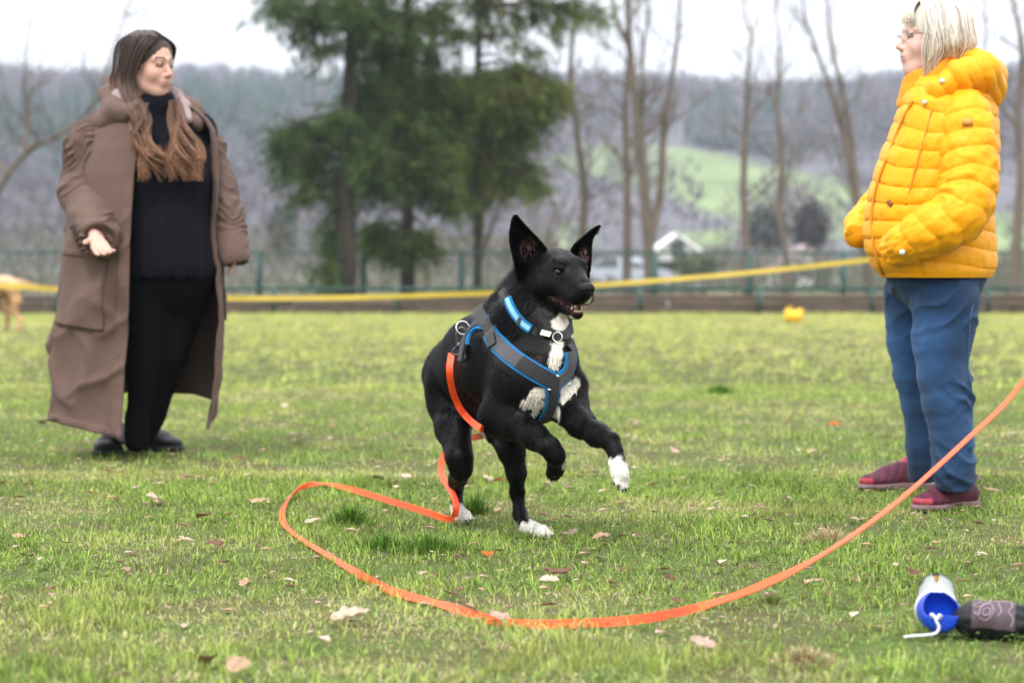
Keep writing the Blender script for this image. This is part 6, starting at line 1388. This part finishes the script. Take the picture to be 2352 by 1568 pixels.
for i in range(2300):
    y = math.sqrt(r.uniform(4.4 ** 2, 30 ** 2)) if i % 3 else r.uniform(5, 12); x = r.uniform(-1, 1) * (.2125 * y + .5); L_ = r.uniform(.012, .045) * (1 + .03 * y); n = 5
    a = r.uniform(0, 6.28); P = np.array([(-.5, 0, 0), (-.1, .25, .12), (.5, .05, .1), (.1, -.28, .15), (0, 0, .0)]) * L_; P = np.stack([P[:, 0] * math.cos(a) - P[:, 1] * math.sin(a) + x, P[:, 0] * math.sin(a) + P[:, 1] * math.cos(a) + y, P[:, 2] + r.uniform(.006, .022)], 1)
    Vs.append(P); Fs_ += [(off + 0, off + 3, off + 4), (off + 3, off + 2, off + 4), (off + 2, off + 1, off + 4), (off + 1, off + 0, off + 4)]; off += 5
    Cs.append(np.tile(np.array([pale, tan_, brn, pink][r.integers(0, 4)]) * r.uniform(.7, 1.3), (5, 1)))
tag(link('leaf_litter', mesh('leaf_litter', np.concatenate(Vs), np.array(Fs_), M_leaf, np.concatenate(Cs), smooth=False)), kind='stuff')
def tuft(x, y, n, rad, h, cols, label, name, cat, seed, flat=.5):
    r = np.random.default_rng(seed); g = G(x, y); P = []; C = []
    for _ in range(n):
        a = r.uniform(0, 6.28); d = abs(r.normal(0, .5)) * rad; b = g + [math.cos(a) * d, math.sin(a) * d, 0]; az = a + r.normal(0, .9); ln_ = h * r.uniform(.6, 1.3); lean = r.uniform(.1, flat * 1.4) + flat * 1.2 * d / rad
        D_ = np.array([math.cos(az) * math.sin(lean), math.sin(az) * math.sin(lean), math.cos(lean)]) * ln_; e = np.array([-math.sin(az), math.cos(az), 0]) * .0016; mid = b + D_ * .55 + [0, 0, ln_ * .08]; tip_ = b + D_; tip_[2] = max(tip_[2] - ln_ * .15 * lean, .004)
        P += [b - e, b + e, mid + e * .8, b - e, mid + e * .8, mid - e * .8, mid - e * .8, mid + e * .8, tip_]; C += [np.array(cols[r.integers(0, len(cols))]) * r.uniform(.7, 1.3)] * 9
    o = link(name, mesh(name, np.array(P) - g, np.arange(len(P)).reshape(-1, 3), M_grass, np.array(C), smooth=False), None, g); tag(o, label, cat, 'grass tufts')
dkg = [(.05, .125, .014), (.09, .19, .025), (.17, .29, .045)]; stc = [(.42, .33, .18), (.34, .25, .13), (.48, .38, .24)]
tuft(990, 1268, 620, .13, .052, dkg, 'dark green grass tuft over a small hollow in front of the hind paws', 'grass_tuft', 'tuft', 1); tuft(880, 1262, 320, .10, .048, dkg, 'dark green tuft inside the leash loop left of the hollow', 'grass_tuft', 'tuft', 2)
tuft(1855, 1527, 700, .075, .04, stc, 'matted clump of dry straw at the lower right', 'dry_grass_clump', 'clump', 3, .9); tuft(800, 1208, 300, .06, .075, dkg, 'upright green tuft in the middle of the leash loop', 'grass_tuft', 'tuft', 4); tuft(1090, 1180, 260, .05, .075, dkg, 'green tuft between the hind legs of the dog', 'grass_tuft', 'tuft', 5)
tuft(1655, 905, 500, .14, .07, dkg, 'dark tuft in mid field right of the dog', 'grass_tuft', 'tuft', 6); tuft(2270, 1445, 300, .07, .055, dkg, 'green tuft just behind the pouch', 'grass_tuft', 'tuft', 7); tuft(1900, 1245, 400, .09, .05, stc, 'strawy tuft left of the near trainer', 'dry_grass_clump', 'clump', 8, .8)
M_twig = mat('twig_bark', (.10, .06, .045), rough=.9); m = MB(); m.tube(catmull([lp(1005, 1376, .03), lp(1040, 1378, .032), lp(1062, 1382, .034), lp(1045, 1352, .05), lp(1028, 1335, .045)], 5), .0011, 5); m.tube(catmull([lp(1062, 1382, .034), lp(1090, 1400, .02), lp(1120, 1422, .008)], 5), .0012, 5)
tag(m.build('twig', M_twig, None), 'thin dark twig lying across the leash below the dog', 'twig')

# ---------------------------------------------------------------- air
M_haze = bpy.data.materials.new('haze'); M_haze.use_nodes = True; n_ = M_haze.node_tree; n_.nodes.clear(); ho_ = n_.nodes.new('ShaderNodeOutputMaterial'); pv = n_.nodes.new('ShaderNodeVolumePrincipled')
pv.inputs['Color'].default_value = (.80, .86, 1.0, 1); pv.inputs['Density'].default_value = .00045; pv.inputs['Anisotropy'].default_value = .2; n_.links.new(pv.outputs[0], ho_.inputs['Volume'])
m = MB(); m.box((0, 1900, 75), (3600, 4000, 170)); o = m.build('haze', M_haze, None, smooth=False); tag(o, kind='stuff')
print('triangles', sum(sum(len(p.vertices) - 2 for p in o.data.polygons) if len(o.data.polygons) < 2000 else len(o.data.loops) - 2 * len(o.data.polygons) for o in scene.objects if o.type == 'MESH'))

tick('rest')
